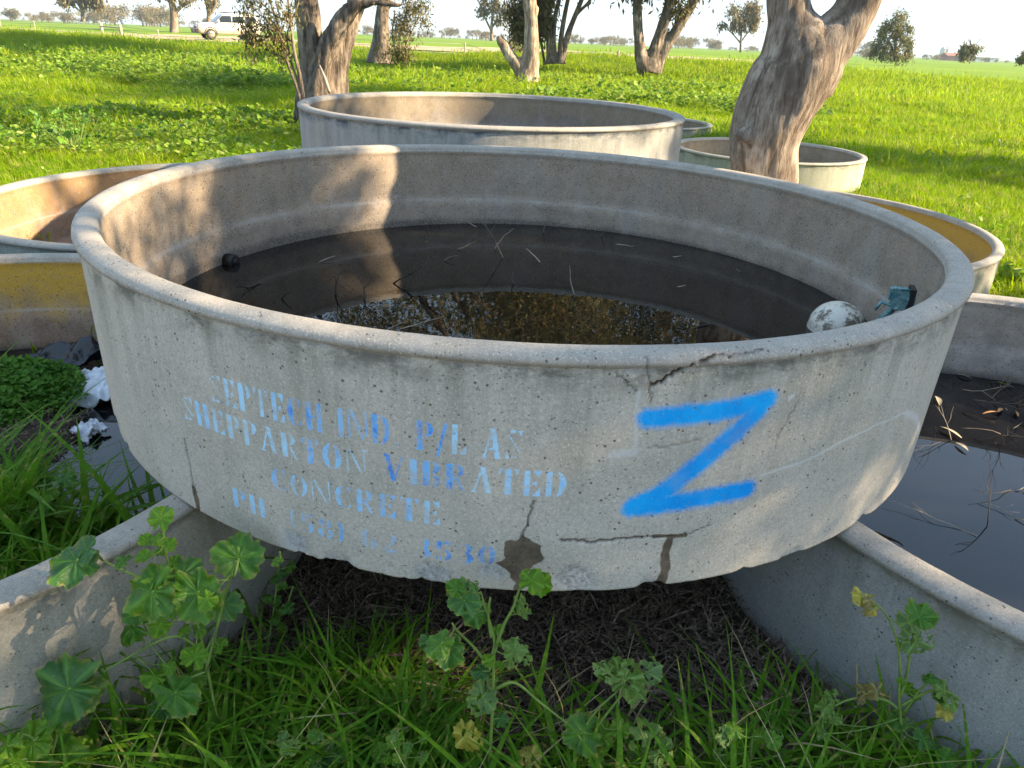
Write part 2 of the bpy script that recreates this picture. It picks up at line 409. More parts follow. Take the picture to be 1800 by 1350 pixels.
crop = t.mix(t.rng(n3, .35, .65), (.12, .21, .018), (.17, .25, .025))
c = t.mix(t.rng(sep.outputs[1], 2.6, 3.8), soil, under)
c = t.mix(t.rng(sep.outputs[1], 50, 60), c, crop)
c = t.mix(t.math('MULTIPLY', t.rng(sep.outputs[1], 300, 700), .4), c, (.14, .19, .06))
gm = t.fin(c, .95, .1, t.bump(n2, .8, .02))
V, Q = radial_grid()
g = link('ground', mesh_np('ground', V, Q), gm); tag(g, kind='structure')

# dirt track on the bank
def strip(name, y0, y1, x0, x1, dz, mat, wob=1.0, seed=0):
    xs = np.linspace(x0, x1, 260); rows = 9; V = []
    nb = fbm(np.stack([xs*.5, xs*0+seed, xs*0], 1), 4)
    nf = fbm(np.stack([xs*.35, xs*0+seed+5, xs*0], 1), 4)
    for r in range(rows):
        f = r/(rows-1); y = (y0 + nb*wob)*(1-f) + (y1 + nf*wob*2)*f
        V.append(np.stack([xs, y, gz(xs, y) + dz], 1))
    V = np.concatenate(V); n = len(xs); i = np.arange((rows-1)*n).reshape(rows-1, n)[:, :-1].ravel()
    o = link(name, mesh_np(name, V, np.stack([i, i+1, i+n+1, i+n], 1)), mat); tag(o, kind='structure'); return o
t = NT('dry_dirt'); P = t.pos()
c = t.mix(t.rng(t.noise(P, .7, 6, .7), .35, .65), (.36, .27, .17), (.46, .38, .25))
c = t.mix(t.rng(t.noise(P, 3, 4), .55, .65, 0, .7), c, (.20, .22, .08))
M['dirt'] = t.fin(c, .95, .1)
strip('dirt_track', 55, 80, -70, 23, .05, M['dirt'])

# ------------------------------------------------------------------ stencil glyphs (surface units: letter height 1)
def Rr(x0, y0, x1, y1): return lambda x, y: (x >= x0) & (x <= x1) & (y >= y0) & (y <= y1)
def Ln(x0, y0, x1, y1, wd):
    def f(x, y):
        dx, dy = x1-x0, y1-y0; L = dx*dx+dy*dy; tt = np.clip(((x-x0)*dx+(y-y0)*dy)/L, 0, 1)
        return (np.abs((x-x0-tt*dx)) <= wd/2) & (np.abs(y-y0-tt*dy) < .02)
    return f
def Cr(cx, cy, rx, ry, ix, side, y0=-9, y1=9):
    s = 1 if side == 'r' else -1
    def f(x, y):
        o = ((x-cx)/rx)**2+((y-cy)/ry)**2 <= 1; i = ((x-cx)/ix)**2+((y-cy)/(ry*.97))**2 <= 1
        return o & ~i & ((x-cx)*s > .04) & (y >= y0) & (y <= y1)
    return f
def Tri(a, b, c):
    def f(x, y):
        d = lambda p, q: (x-p[0])*(q[1]-p[1])-(y-p[1])*(q[0]-p[0])
        s1, s2, s3 = d(a, b), d(b, c), d(c, a)
        return ((s1 >= 0) & (s2 >= 0) & (s3 >= 0)) | ((s1 <= 0) & (s2 <= 0) & (s3 <= 0))
    return f
G = {
 'S': (.62, [Ln(.10, .80, .50, .26, .24), Tri((.40, 1), (.60, 1), (.58, .70)), Tri((.02, 0), (.20, 0), (.03, .30)), Rr(.12, .88, .36, .97), Rr(.22, .03, .44, .12)]),
 'E': (.66, [Rr(.06, 0, .28, 1), Tri((.36, 1), (.62, 1), (.60, .68)), Tri((.36, 0), (.64, 0), (.62, .34)), Rr(.36, .45, .46, .56), Tri((.50, .36), (.50, .64), (.40, .50))]),
 'P': (.68, [Rr(.06, 0, .28, 1), Cr(.34, .74, .32, .26, .12, 'r')]),
 'T': (.72, [Rr(.25, 0, .47, 1), Tri((.02, 1), (.19, 1), (.03, .66)), Tri((.53, 1), (.70, 1), (.69, .66))]),
 'C': (.70, [Cr(.40, .5, .38, .5, .15, 'l'), Tri((.46, .98), (.66, 1), (.64, .64)), Tri((.46, .03), (.66, .12), (.64, .30))]),
 'H': (.80, [Rr(.06, 0, .28, 1), Rr(.50, 0, .72, 1), Rr(.33, .46, .45, .54)]),
 'I': (.36, [Rr(.07, 0, .29, 1), Rr(.0, .95, .05, 1), Rr(.31, 0, .36, .05)]),
 'N': (.84, [Rr(.05, 0, .12, .86), Ln(.16, .97, .62, .05, .26), Rr(.70, .16, .77, 1), Rr(.62, .95, .80, 1)]),
 'D': (.78, [Rr(.06, 0, .28, 1), Cr(.36, .5, .38, .5, .16, 'r')]),
 '.': (.30, [Cr(.14, .1, .10, .1, .0001, 'r'), Cr(.14, .1, .10, .1, .0001, 'l')]),
 '/': (.42, [Ln(.05, -.12, .36, 1.0, .12)]),
 'L': (.60, [Rr(.06, 0, .28, 1), Tri((.34, 0), (.60, 0), (.58, .36))]),
 'F': (.60, [Rr(.06, 0, .28, 1), Tri((.34, 1), (.60, 1), (.58, .66)), Rr(.34, .46, .44, .55)]),
 'A': (.80, [Ln(.40, .98, .62, .0, .24), Ln(.34, .80, .13, .06, .07), Rr(.02, 0, .22, .05), Rr(.26, .28, .42, .34)]),
 'K': (.78, [Rr(.06, 0, .28, 1), Ln(.38, .50, .64, .02, .20), Tri((.46, .64), (.70, 1), (.56, 1))]),
 'R': (.76, [Rr(.06, 0, .28, 1), Cr(.34, .76, .30, .24, .11, 'r'), Ln(.40, .46, .62, .02, .20)]),
 'O': (.78, [Cr(.39, .5, .36, .5, .15, 'l'), Cr(.39, .5, .36, .5, .15, 'r')]),
 'V': (.80, [Ln(.16, 1, .38, .02, .24), Ln(.68, .98, .46, .2, .07), Rr(.58, .95, .78, 1)]),
 'B': (.70, [Rr(.06, 0, .28, 1), Cr(.34, .77, .28, .23, .10, 'r'), Cr(.34, .25, .32, .25, .12, 'r')]),
 '(': (.34, [Cr(.30, .5, .24, .56, .10, 'l')]),
 ')': (.34, [Cr(.04, .5, .24, .56, .10, 'r')]),
 '1': (.40, [Rr(.12, 0, .32, 1)]),
 '5': (.60, [Rr(.08, .55, .24, .98), Rr(.28, .84, .52, .98), Cr(.28, .30, .28, .30, .10, 'r'), Cr(.14, .12, .11, .11, .0001, 'l'), Cr(.14, .12, .11, .11, .0001, 'r')]),
 '8': (.62, [Cr(.31, .76, .25, .23, .08, 'l'), Cr(.31, .76, .25, .23, .08, 'r'), Cr(.31, .26, .29, .26, .10, 'l'), Cr(.31, .26, .29, .26, .10, 'r')]),
 '6': (.62, [Cr(.33, .5, .29, .5, .09, 'l'), Cr(.33, .28, .27, .28, .08, 'r'), Cr(.46, .86, .1, .1, .0001, 'r')]),
 '2': (.60, [Cr(.28, .72, .28, .28, .10, 'r'), Ln(.10, .05, .42, .52, .14), Rr(.16, 0, .56, .14), Cr(.14, .80, .11, .11, .0001, 'l')]),
 '3': (.60, [Cr(.28, .76, .26, .24, .08, 'r'), Cr(.28, .27, .30, .27, .10, 'r'), Cr(.14, .84, .1, .1, .0001, 'l'), Cr(.14, .14, .11, .11, .0001, 'l')]),
 '0': (.64, [Cr(.32, .5, .29, .5, .10, 'l'), Cr(.32, .5, .29, .5, .10, 'r')]),
 ' ': (.34, []),
}
# text, arc start, arc end, baseline z at start and end, height, per-character strength (1 strong .. 0 gone)
LINES = [
 ('SEPTECH IND. P/L AS', -.742, .010, .922, .915, .072, '6687888899999999976', '0000154033550550000'),
 ('SHEPPARTON VIBRATED', -.860, .112, .838, .822, .066, '9688998977989998677', '0110000320062450111'),
 ('CONCRETE', -.585, -.162, .733, .727, .062, '75667667', '31022321'),
 ('PH. (58) 62 3530', -.722, -.033, .636, .628, .056, '7544466704567799', '2122233303344566'),
]
def stencil(arc, z):
    paint = np.zeros_like(arc); tone = np.zeros_like(arc)
    off = [(-.0011, 0), (.0011, 0), (0, -.0011), (0, .0011)]
    for txt, a0, a1, z0, z1, h, st, tn in LINES:
        adv = [G[ch][0] for ch in txt]; gap = .10; tot = sum(adv) + gap*(len(txt)-1)
        k = (a1-a0)/tot; x = a0
        for i, ch in enumerate(txt):
            wd = adv[i]*k; f = (x-a0)/(a1-a0); zb = z0 + (z1-z0)*f
            s = (.35+.65*int(st[i])/9) if i < len(st) and st[i].isdigit() else .7
            tt = int(tn[i])/6 if i < len(tn) and tn[i].isdigit() else .3
            sel = (arc > x-.004) & (arc < x+wd+.004) & (z > zb-.012) & (z < zb+h+.006)
            if sel.any():
                acc = np.zeros(sel.sum())
                for ox, oz in off:
                    u = (arc[sel]+ox-x)/k; v = (z[sel]+oz-zb)/h; ins = np.zeros(len(u), bool)
                    for pr in G[ch][1]: ins |= pr(u, v)
                    acc += ins/len(off)
                lo = random.uniform(.75, 1)
                paint[sel] = np.maximum(paint[sel], acc*s*lo); tone[sel] = np.where(acc > 0, tt, tone[sel])
            x += wd + gap*k
    return paint, tone
def seg_dist(a, z, pts):
    d = np.full(a.shape, 9.0)
    for (x0, y0), (x1, y1) in zip(pts[:-1], pts[1:]):
        dx, dy = x1-x0, y1-y0; L = dx*dx+dy*dy+1e-12
        tt = np.clip(((a-x0)*dx+(z-y0)*dy)/L, 0, 1); d = np.minimum(d, np.hypot(a-x0-tt*dx, z-y0-tt*dy))
    return d
def jag(pts, n=5, amp=.004, seed=1):
    rg = random.Random(seed); out = [pts[0]]
    for p, q in zip(pts[:-1], pts[1:]):
        for k in range(1, n+1):
            f = k/n; j = amp if k < n else 0
            out.append((p[0]+(q[0]-p[0])*f + rg.uniform(-j, j), p[1]+(q[1]-p[1])*f + rg.uniform(-j, j)))
    return out

# ------------------------------------------------------------------ tanks
def tank_mesh(name, Ro, z0, z1, th=.075, lip=.034, cols=None, fine=False, seed=0, water=None, floor=None, chips=.6, taper=0.0):
    """revolved wall; profile from outer foot up over the rounded lip and down inside"""
    H = z1-z0; prof = []     # (radius, z, inner, lip)
    nz = 135 if fine else 22
    for k in range(nz+1):
        zz = z0 + (H-lip)*k/nz; prof.append((Ro-.010 - taper*(1-k/nz), zz, 0, 0))
    nb = 5 if fine else 2
    for k in range(nb): prof.append((Ro-.008+.008*((k+1)/nb), z1-lip+.006*(k+1)/nb, 0, .5))
    nl = 16 if fine else 10
    r = .026
    for k in range(4): prof.append((Ro+.0005*k, z1-lip+.008+(lip-.008-r)*(k+1)/4, 0, 1))
    rx = (th+.012)/2
    for k in range(1, nl):
        A = math.pi*k/nl; prof.append((Ro-rx+rx*math.cos(A), z1-r+r*math.sin(A)**.62, 0 if k < nl*.7 else .0, 1))
    ri = Ro-2*rx
    prof.append((ri, z1-r-.006, .3, .9)); prof.append((ri, z1-lip+.002, .6, .5)); prof.append((ri+.010, z1-lip-.012, 1, 0))
    ni = 26 if fine else 14; zf = floor if floor is not None else z0+.05
    led = z1 - .30
    for k in range(1, ni+1):
        zz = (z1-lip-.012) + (zf-(z1-lip-.012))*k/ni
        rr = ri+.010-.010*(k/ni) - .020*float(sstep(led+.012, led-.012, zz))
        prof.append((rr, zz, 1, 0))
    prof.append((ri*.55, zf-.002, 1, 0)); prof.append((.01, zf-.002, 1, 0))
    # underside
    prof = [(.01, z0+.012, 1, 0), (Ro*.9, z0+.012, 1, 0), (Ro-.07, z0+.004, 0, 0), (Ro-.018, z0, 0, 0)] + prof
    prof = np.array(prof); th_ = cols; n = len(th_); m = len(prof)
    TH, Zp = np.meshgrid(th_, prof[:, 1]); RR = np.repeat(prof[:, 0][:, None], n, 1)
    inner = np.repeat(prof[:, 2][:, None], n, 1); lipa = np.repeat(prof[:, 3][:, None], n, 1)
    arc = TH*(Ro-.006)
    cn = fbm(np.stack([th_*9+seed, th_*0+seed, th_*0], 1), 4)
    cf = fbm(np.stack([th_*38+seed, th_*0+seed, th_*0+3], 1), 5)
    chip = np.clip(sstep(-.05, .4, cn)*(.25+1.3*np.clip(cf+.15, 0, 1)), 0, 1)*.019*chips + .004*np.clip(cf, 0, 1)*chips
    # raise the foot edge where the concrete has broken away
    kz = np.clip(1-(Zp-z0)/.05, 0, 1)*(inner < .5); Zp = Zp + kz*chip[None, :]
    rough_low = (kz > 0)*sstep(.002, .012, chip)[None, :]
    chipatt = rough_low*np.clip(1-(Zp-z0)/(.02+2.2*chip[None, :]), 0, 1)
    nn = fbm(np.stack([arc.ravel()*30+seed, Zp.ravel()*30, arc.ravel()*0], 1), 3).reshape(arc.shape)
    RR = RR - chipatt*(.006+.008*np.abs(nn))
    # chips along the line under the lip
    lc = fbm(np.stack([th_*6+seed+9, th_*0, th_*0], 1), 4); lf = fbm(np.stack([th_*80, th_*0+seed, th_*0], 1), 3)
    lcm = sstep(.08, .3, lc)*(.35+np.abs(lf)*1.4)
    g = np.exp(-((Zp-(z1-lip-.002))/.007)**2)*(inner < .2)*(RR > Ro-.05)
    RR = RR - g*(.0022+.006*lcm[None, :]); chipatt = np.maximum(chipatt, g*np.clip(lcm, 0, 1)[None, :]*.9)
    
    RR = RR + .0012*nn*(lipa > .4) + .0018*fbm(np.stack([arc.ravel()*5, Zp.ravel()*5, arc.ravel()*0+seed], 1), 2).reshape(arc.shape)*(RR > Ro*.8)
    marks = {}
    if fine:
        dr = np.hypot(np.diff(RR, axis=0), np.diff(Zp, axis=0)); k0 = int(np.argmax(prof[:, 3] > .9)); Zv = Zp.copy()
        for kk in range(k0+1, m): Zv[kk] = Zv[kk-1] + dr[kk-1]
        A = arc; outer = (inner < .2) & (RR > Ro-.1)
        wh = lambda p: (lambda h: (math.atan2(h.x-MC[0], -(h.y-MC[1]))*(Ro-.006), h.z))(wall_hit(p[0], p[1], MC, Ro-.008))
        paint, tone = stencil(A.ravel(), Zv.ravel()); paint = paint.reshape(A.shape)*outer; tone = tone.reshape(A.shape)
        zed = seg_dist(A, Zv, [(.268, 1.018), (.37, 1.022), (.47, 1.028), (.548, 1.040), (.49, .975), (.40, .890), (.335, .832), (.264, .792), (.40, .802), (.545, .808)])
        zed = sstep(.040, .008, zed + .004*fbm(np.stack([A.ravel()*40, Zv.ravel()*40, A.ravel()*0], 1), 2).reshape(A.shape))*outer
        cr = np.zeros_like(A)
        def crack(pxs, wd, seed, strength=1, amp=.004):
            nonlocal cr
            pts = jag([wh(p) for p in pxs], 6, amp, seed); d = seg_dist(A, Zv, pts); c_ = sstep(wd, wd*.25, d)*strength; cr = np.maximum(cr, c_); return c_
        rimz = lambda p: wh(p)
        crack([(1140, 678), (1160, 672), (1182, 655), (1212, 637), (1250, 622)], .0055, 4)
        crack([(1250, 622), (1290, 620), (1318, 614), (1338, 609)], .0038, 9, .8, .002)
        crack([(1066, 655), (1090, 668), (1112, 690)], .0030, 5, .5); crack([(1128, 625), (1136, 668), (1138, 710)], .0032, 6, .55)
        crack([(985, 952), (1005, 953), (1040, 956), (1080, 950), (1130, 946)], .0046, 7, .9, .004); crack([(1130, 946), (1180, 944), (1215, 938), (1250, 922)], .0026, 8, .7)
        crack([(935, 885), (928, 910), (918, 945)], .0034, 2, .75); crack([(322, 780), (330, 815), (338, 860), (342, 880)], .0035, 3, .7)
        crack([(1400, 705), (1378, 745), (1360, 790)], .003, 12, .4, .006)
        crack([(1135, 790), (1180, 783), (1230, 775)], .0028, 13, .4, .004)
        dm = np.zeros_like(A); b1 = wh((912, 988)); jn = fbm(np.stack([A.ravel()*35, Zv.ravel()*35, A.ravel()*0], 1), 3).reshape(A.shape)
        hw = (.028 + .013*np.cos((Zv-.665)*22))*(1+.9*jn) - .014*sstep(.66, .60, Zv) - .03*sstep(.690, .722, Zv)
        dm = np.maximum(dm, sstep(.010, -.004, np.abs(A-b1[0]+.015*jn)-hw)*sstep(.735, .712, Zv+.03*jn))
        d2 = seg_dist(A, Zv, [wh((1178, 944)), wh((1168, 975)), wh((1170, 1000)), wh((1160, 1033))]); dm = np.maximum(dm, sstep(.016, .006, d2+.006*jn))
        d4 = seg_dist(A, Zv, [wh((1150, 944)), wh((1205, 942))]); dm = np.maximum(dm, sstep(.010, .004, d4+.004*jn))
        d3 = seg_dist(A, Zv, [wh((340, 866)), wh((346, 888)), wh((349, 905))]); dm = np.maximum(dm, sstep(.014, .005, d3+.004*jn))
        wt = np.zeros_like(A)
        for pl, wd, st in (([(1335, 835), (1420, 805), (1470, 778), (1540, 742), (1592, 720)], .0024, .75), ([(1592, 720), (1612, 728), (1618, 765)], .008, .6), ([(1118, 690), (1112, 795)], .004, .45),
                           ([(1072, 802), (1112, 796)], .008, .5), ([(1385, 700), (1392, 692)], .004, .8), ([(510, 960), (512, 985)], .03, .35)):
            d = seg_dist(A, Zv, jag([wh(p) for p in pl], 4, .003, 3)); wt = np.maximum(wt, sstep(wd*1.8, wd*.5, d)*st)
        for pc, rc in (((1395, 975), .035), ((520, 958), .035), ((760, 1015), .05), ((1010, 1020), .05), ((860, 1005), .035), ((290, 905), .02)):
            b = wh(pc); d = np.hypot((A-b[0])/1.5, Zv-b[1]); wgt = sstep(rc, rc*.4, d+.012*jn)*outer
            chipatt = np.maximum(chipatt, wgt*.85); RR = RR - wgt*.005
        cr *= outer; dm *= outer; wt *= outer
        RR = RR - cr*.006
        marks = dict(paint=paint, tone=tone, zed=zed, crack=cr, damp=dm, white=wt)
    wet = np.zeros_like(Zp)
    if water is not None:
        wn = fbm(np.stack([th_*14+seed, th_*0, th_*0], 1), 4)
        wet = sstep(water+.045+.02*wn[None, :], water+.018+.02*wn[None, :], Zp)*(inner > .5)
    V = np.stack([RR*np.sin(TH), -RR*np.cos(TH), Zp], -1).reshape(-1, 3)
    i = np.arange((m-1)*n).reshape(m-1, n); j = np.roll(i, -1, axis=1)
    Qd = np.stack([i.ravel(), j.ravel(), (j+n).ravel(), (i+n).ravel()], 1)
    me = mesh_np(name, V, Qd)
    vattr(me, 'arc', np.stack([arc, Zp, arc*0], -1).reshape(-1, 3)); fattr(me, 'inner', inner); fattr(me, 'lip', lipa)
    fattr(me, 'depth', np.clip(z1-Zp, 0, 2)); fattr(me, 'chip', chipatt); fattr(me, 'wet', wet)
    for k_, a_ in marks.items(): fattr(me, k_, a_)
    return me
S = .55
def UC(x, y): return (x*S, y*S)
MC = UC(.024, 5.093); BC = UC(-4.16, 4.06); DC = UC(4.12, 4.24); CC = UC(-4.42, 9.95); EC = UC(3.72, 10.3); FC = UC(-.46, 11.5); GC = UC(6.0, 18.3); HC = UC(3.75, 23.9)
cols_main = np.concatenate([np.arange(-.66, .48, .0026), np.arange(.482, 1.45, .006), np.linspace(1.46, 2*math.pi-1.46, 170), np.arange(-1.45, -.6625, .006)])
cc = np.linspace(-math.pi, math.pi, 361)[:-1]; cc2 = np.linspace(-math.pi, math.pi, 641)[:-1]
def tank(name, c, me, mat, label, hole=None, rz=0, tilt=(0, 0)):
    # one mesh: the cast body; the water in it is the setting's
    e = empty(name, (c[0], c[1], 0), 0, label, 'water trough', 'round concrete troughs')
    o = link('body', me, mat, e); return e
tm = tank('concrete_trough', MC, tank_mesh('trough_body', 1.53, .560, 1.166, cols=cols_main, fine=True, seed=2, th=.062, water=.725, floor=.61), M['concrete_main'],
     'big concrete trough in the middle with blue stencilled lettering and a sprayed Z')
tm.location = (MC[0], MC[1], .56); tm.children[0].location = (0, 0, -.56); tm.rotation_euler = (-.003, .0125, 0)
tb = tank('concrete_trough', BC, tank_mesh('trough_body', 1.598, .0, .571, cols=cc2, seed=11, water=.05, floor=.02, th=.085, chips=.2), M['concrete_yellow'],
     'lower left concrete trough under the lettered one, weeds and plastic in its dark water')
td = tank('concrete_trough', DC, tank_mesh('trough_body', 1.545, .0, .550, cols=cc2, seed=21, water=.09, floor=.03, th=.085, chips=.2), M['concrete_grey'],
     'lower right grey concrete trough under the lettered one, its dark pool mirroring the sky')
tc = tank('concrete_trough', CC, tank_mesh('trough_body', 1.56, .0, .570, cols=cc, seed=31, floor=.05), M['concrete_brown'],
     'concrete trough with sunlit orange brown inside, at the left edge of the meadow')
te = tank('concrete_trough', EC, tank_mesh('trough_body', 1.53, .0, .555, cols=cc, seed=41, floor=.05, th=.06), M['concrete_yellow'],
     'concrete trough with mustard yellow lichen all over its inside, right of the leaning trunk')
tf = tank('concrete_trough', FC, tank_mesh('trough_body', 1.57, .572, 1.220, cols=cc2, seed=51, floor=.60), M['concrete_blue'],
     'high stacked bluish concrete trough behind the lettered one, dark chipped line under its rim')
tg = tank('concrete_trough', GC, tank_mesh('trough_body', 1.25, .15, .530, cols=cc, seed=61, floor=.20), M['concrete_green'],
     'pale greenish concrete trough standing in grass, half hidden behind the leaning trunk')
th2 = tank('concrete_trough', HC, tank_mesh('trough_body', 1.20, .22, .55, cols=cc, seed=71, floor=.27), M['concrete_green'],
     'farthest concrete trough, peeping out behind the right end of the high bluish trough')

def disc(name, c, r, z, mat, n=96, kind='structure'):
    A = np.linspace(0, 2*np.pi, n, endpoint=False); rings = [0.02, .3, .6, .8, .92, 1.0]; V = []
    for q in rings: V.append(np.stack([c[0]+np.cos(A)*r*q, c[1]+np.sin(A)*r*q, np.full(n, z)], 1))
    V = np.concatenate(V+[np.array([[c[0], c[1], z]])]); i = np.arange((len(rings)-1)*n).reshape(-1, n); j = np.roll(i, -1, 1)
    Qd = np.stack([i.ravel(), (i+n).ravel(), (j+n).ravel(), j.ravel()], 1)
    k = np.arange(n); T = np.stack([np.full(n, len(V)-1), (k+1) % n, k], 1)[:, ::-1]
    o = link(name, mesh_np(name, V, [Qd, T]), mat); tag(o, kind=kind); return o
disc('water', MC, 1.462, .728, M['water_main'])
disc('water', BC, 1.50, .050, M['water_pond'])
disc('water', DC, 1.45, .090, M['water_pond'])

# ------------------------------------------------------------------ things in and on the troughs
wz = .728
# float valve
bc = at_z(1469, 573, wz+.018)
fv = empty('float_valve', (bc.x, bc.y, bc.z), 0, 'float valve with a grimy white ball and teal arm on the lettered trough', 'float valve')
t = NT('grimy_white_float'); P = t.obj(); sep = t.N.new('ShaderNodeSeparateXYZ'); t.L.new(P, sep.inputs[0])
c = t.mix(t.rng(t.noise(P, 15, 7, .8), .47, .55), (.66, .62, .52), (.16, .13, .09))
c = t.mix(t.rng(t.math('ADD', sep.outputs[2], t.math('MULTIPLY', t.noise(P, 20, 4), .03)), -.045, .0, .85, 0), c, (.26, .17, .06))
M['float'] = t.fin(c, .4, .5, t.bump(t.noise(P, 30, 4), .2, .004))
t = NT('verdigris_metal'); P = t.obj(); c = t.mix(t.rng(t.noise(P, 40, 5, .7), .4, .65), (.08, .22, .25), (.28, .45, .44)); c = t.mix(t.rng(t.noise(P, 25, 4), .6, .68), c, (.10, .07, .05))
M['teal'] = t.fin(c, .5, .4, t.bump(t.noise(P, 60, 3), .4, .003), .35)
b = MB(); rb = .104; prof = []
for k in range(0, 25):
    A = -math.pi/2 + math.pi*k/24; r_ = rb*math.cos(A); z_ = rb*.93*math.sin(A); prof.append((max(r_, .001), z_))
prof = prof[:12] + [(rb*.995, -.008), (rb*1.03, -.006), (rb*1.03, .002), (rb*.998, .004)] + prof[13:]
n = 40; V = [(r_*math.cos(2*math.pi*k/n), r_*math.sin(2*math.pi*k/n), z_) for r_, z_ in prof for k in range(n)]
b.add(V, [(i*n+k, i*n+(k+1) % n, (i+1)*n+(k+1) % n, (i+1)*n+k) for i in range(len(prof)-1) for k in range(n)])
ball = b.obj('float_ball', M['float'], fv); ball.rotation_euler = (R(14), R(-16), 0)
vb = wall_hit(1606, 528, MC, 1.425, True); vb = Vector((vb.x, vb.y, vb.z)); inward = Vector((MC[0]-vb.x, MC[1]-vb.y, 0)).normalized()
def loc(p): return Vector(p) - bc
a0 = vb + inward*.050 + Vector((0, 0, -.030)); a1 = at_z(1520, 590, wz-.02); a1 = bc + (a1-bc)
b = MB(); side = inward.cross(Vector((0, 0, 1))).normalized(); d = (a0-a1); 
for sgn in (-1, 1):
    o_ = side*(.011*sgn); b.tube([loc(a1+o_), loc(a1.lerp(a0, .5)+o_+Vector((0, 0, .006))), loc(a0+o_)], .010, 6)
b.tube([loc(a1), loc(a0)], [.009, .009], 4); b.tube([loc(a1), (0, 0, -.09)], .006, 6)
b.obj('arm', M['teal'], fv)
def oriented_box(b, c, ax, ay, az, hx, hy, hz):
    V = [c + ax*(sx*hx) + ay*(sy*hy) + az*(sz*hz) for sz in (-1, 1) for sx, sy in ((-1, -1), (1, -1), (1, 1), (-1, 1))]
    b.add([tuple(v) for v in V], [(0, 3, 2, 1), (4, 5, 6, 7), (0, 1, 5, 4), (1, 2, 6, 5), (2, 3, 7, 6), (3, 0, 4, 7)])
up = Vector((0, 0, 1))
b = MB(); oriented_box(b, loc(vb+inward*.045), inward, side, up, .022, .027, .034); oriented_box(b, loc(vb+inward*.072+up*.014), inward, side, up, .008, .013, .020)
b.tube([loc(vb), loc(vb+inward*.03)], .030, 12); b.obj('valve_body', M['teal'], fv, smooth=False)
b = MB(); oriented_box(b, loc(vb+inward*.012), inward, side, up, .008, .034, .044); b.obj('wall_plate', plain('black_rubber', (.02, .02, .02), .6), fv, smooth=False)
for sx, sz in ((-1, 1), (1, .6)):
    b = MB(); q = vb + side*(.019*sx) + up*(.038*sz); b.tube([loc(q+inward*.02), loc(q+inward*.076)], .0045, 6); b.tube([loc(q+inward*.064), loc(q+inward*.071)], .009, 6); b.obj('bolt', M['teal'], fv)
b = MB(); b.tube([loc(a0+side*.03), loc(a0-side*.03)], .008, 8); b.tube([loc(a0-side*.01), loc(a0+inward*.045+up*.01), loc(a0+inward*.06-up*.02)], .007, 6); b.obj('lever', M['teal'], fv)

# outlet hole plug
pw = wall_hit(400, 447, MC, 1.425, True); inw = Vector((MC[0]-pw.x, MC[1]-pw.y, 0)).normalized()
b = MB(); p0 = Vector((pw.x, pw.y, wz+.008)); b.tube([p0-inw*.01, p0+inw*.035, p0+inw*.037], [.035, .035, .024], 20); b.tube([p0+inw*.03, p0+inw*.045], [.018, .018], 10)
o = b.obj('outlet_plug', plain('black_plastic', (.008, .008, .008), .5), None); tag(o, 'black round outlet plug in the left inner wall at the water line', 'plug')

def twig_mesh(rg, L, r0, forks=2, droop=.3, up0=None):
    b = MB()
    def grow(p, d, L, r, lv):
        pts = [p]; rad = [r]; n = 5
        for k in range(n):
            d = (d + Vector((rg.uniform(-1, 1), rg.uniform(-1, 1), rg.uniform(-.7, .7)))*.32).normalized(); p = p + d*(L/n); pts.append(p); rad.append(max(r*(1-.75*(k+1)/n), .0006))
            if lv > 0 and k in (1, 2, 3) and rg.random() < .75: grow(p, (d + Vector((rg.uniform(-1, 1), rg.uniform(-1, 1), rg.uniform(-.4, .9)))*.9).normalized(), L*rg.uniform(.35, .6), r*.6, lv-1)
        b.tube(pts, rad, 5)
    grow(Vector((0, 0, 0)), up0 or Vector((rg.uniform(-1, 1), rg.uniform(-1, 1), droop)).normalized(), L, r0, forks)
    return b
TW = [(885, 455, .20, 1, .9), (868, 440, .16, 0, 1.2), (950, 462, .09, 0, .9), (800, 440, .10, 0, .6), (560, 462, .08, 0, .9), (690, 500, .16, 1, .9), (640, 530, .13, 1, 1.1), (1010, 520, .12, 0, .7), (1110, 590, .17, 2, .1),
      (905, 500, .07, 0, .6), (745, 425, .06, 0, .2), (1080, 430, .12, 0, .3), (955, 410, .09, 0, 1.4), (840, 400, .12, 0, .2), (470, 497, .10, 2, .05), (495, 525, .07, 0, .5), (700, 580, .16, 0, .25), (800, 590, .10, 1, .15), (1055, 415, .1, 0, .2),
      (660, 585, .12, 0, .4), (1190, 505, .06, 0, .3), (1310, 480, .05, 0, .1), (590, 520, .1, 1, .9), (1250, 570, .1, 1, .08), (780, 460, .07, 0, .8), (1180, 452, .05, 0, .2)]
tmats = ['twig_pale', 'twig_dark', 'twig']
for i, (px, py, L, fk, dr) in enumerate(TW):
    rg = random.Random(100+i); p = at_z(px, py, wz-.004)
    dark = i in (5, 6, 8, 14, 15, 22, 23)
    o = twig_mesh(rg, L*1.15, .0032 if not dark else .0042, fk, dr).obj('twig', M['twig_dark' if dark else ('twig_pale' if i % 3 else 'twig')], None, loc=p)
    if dark: tag(o, 'wet dark forked twig poking out of the black trough water', 'twig', 'dark twigs in the black trough water')
    else: tag(o, 'thin bleached twig poking out of the black trough water', 'twig', 'pale twigs in the black trough water')
rg = random.Random(5)
for i in range(26):
    px = rg.choice((rg.uniform(1690, 1800), rg.uniform(1640, 1800))); py = rg.uniform(672, 780) if i < 20 else rg.uniform(780, 960)
    p = at_z(px, py, .092); o = twig_mesh(rg, rg.uniform(.10, .28), rg.uniform(.0015, .003), rg.choice((0, 1, 1)), rg.uniform(.02, .35)).obj('twig', M[rg.choice(('twig', 'twig_pale', 'twig_dark'))], None, loc=p)
    tag(o, 'curved dead twig floating in the lower right trough', 'twig', 'twigs floating in the lower right trough')
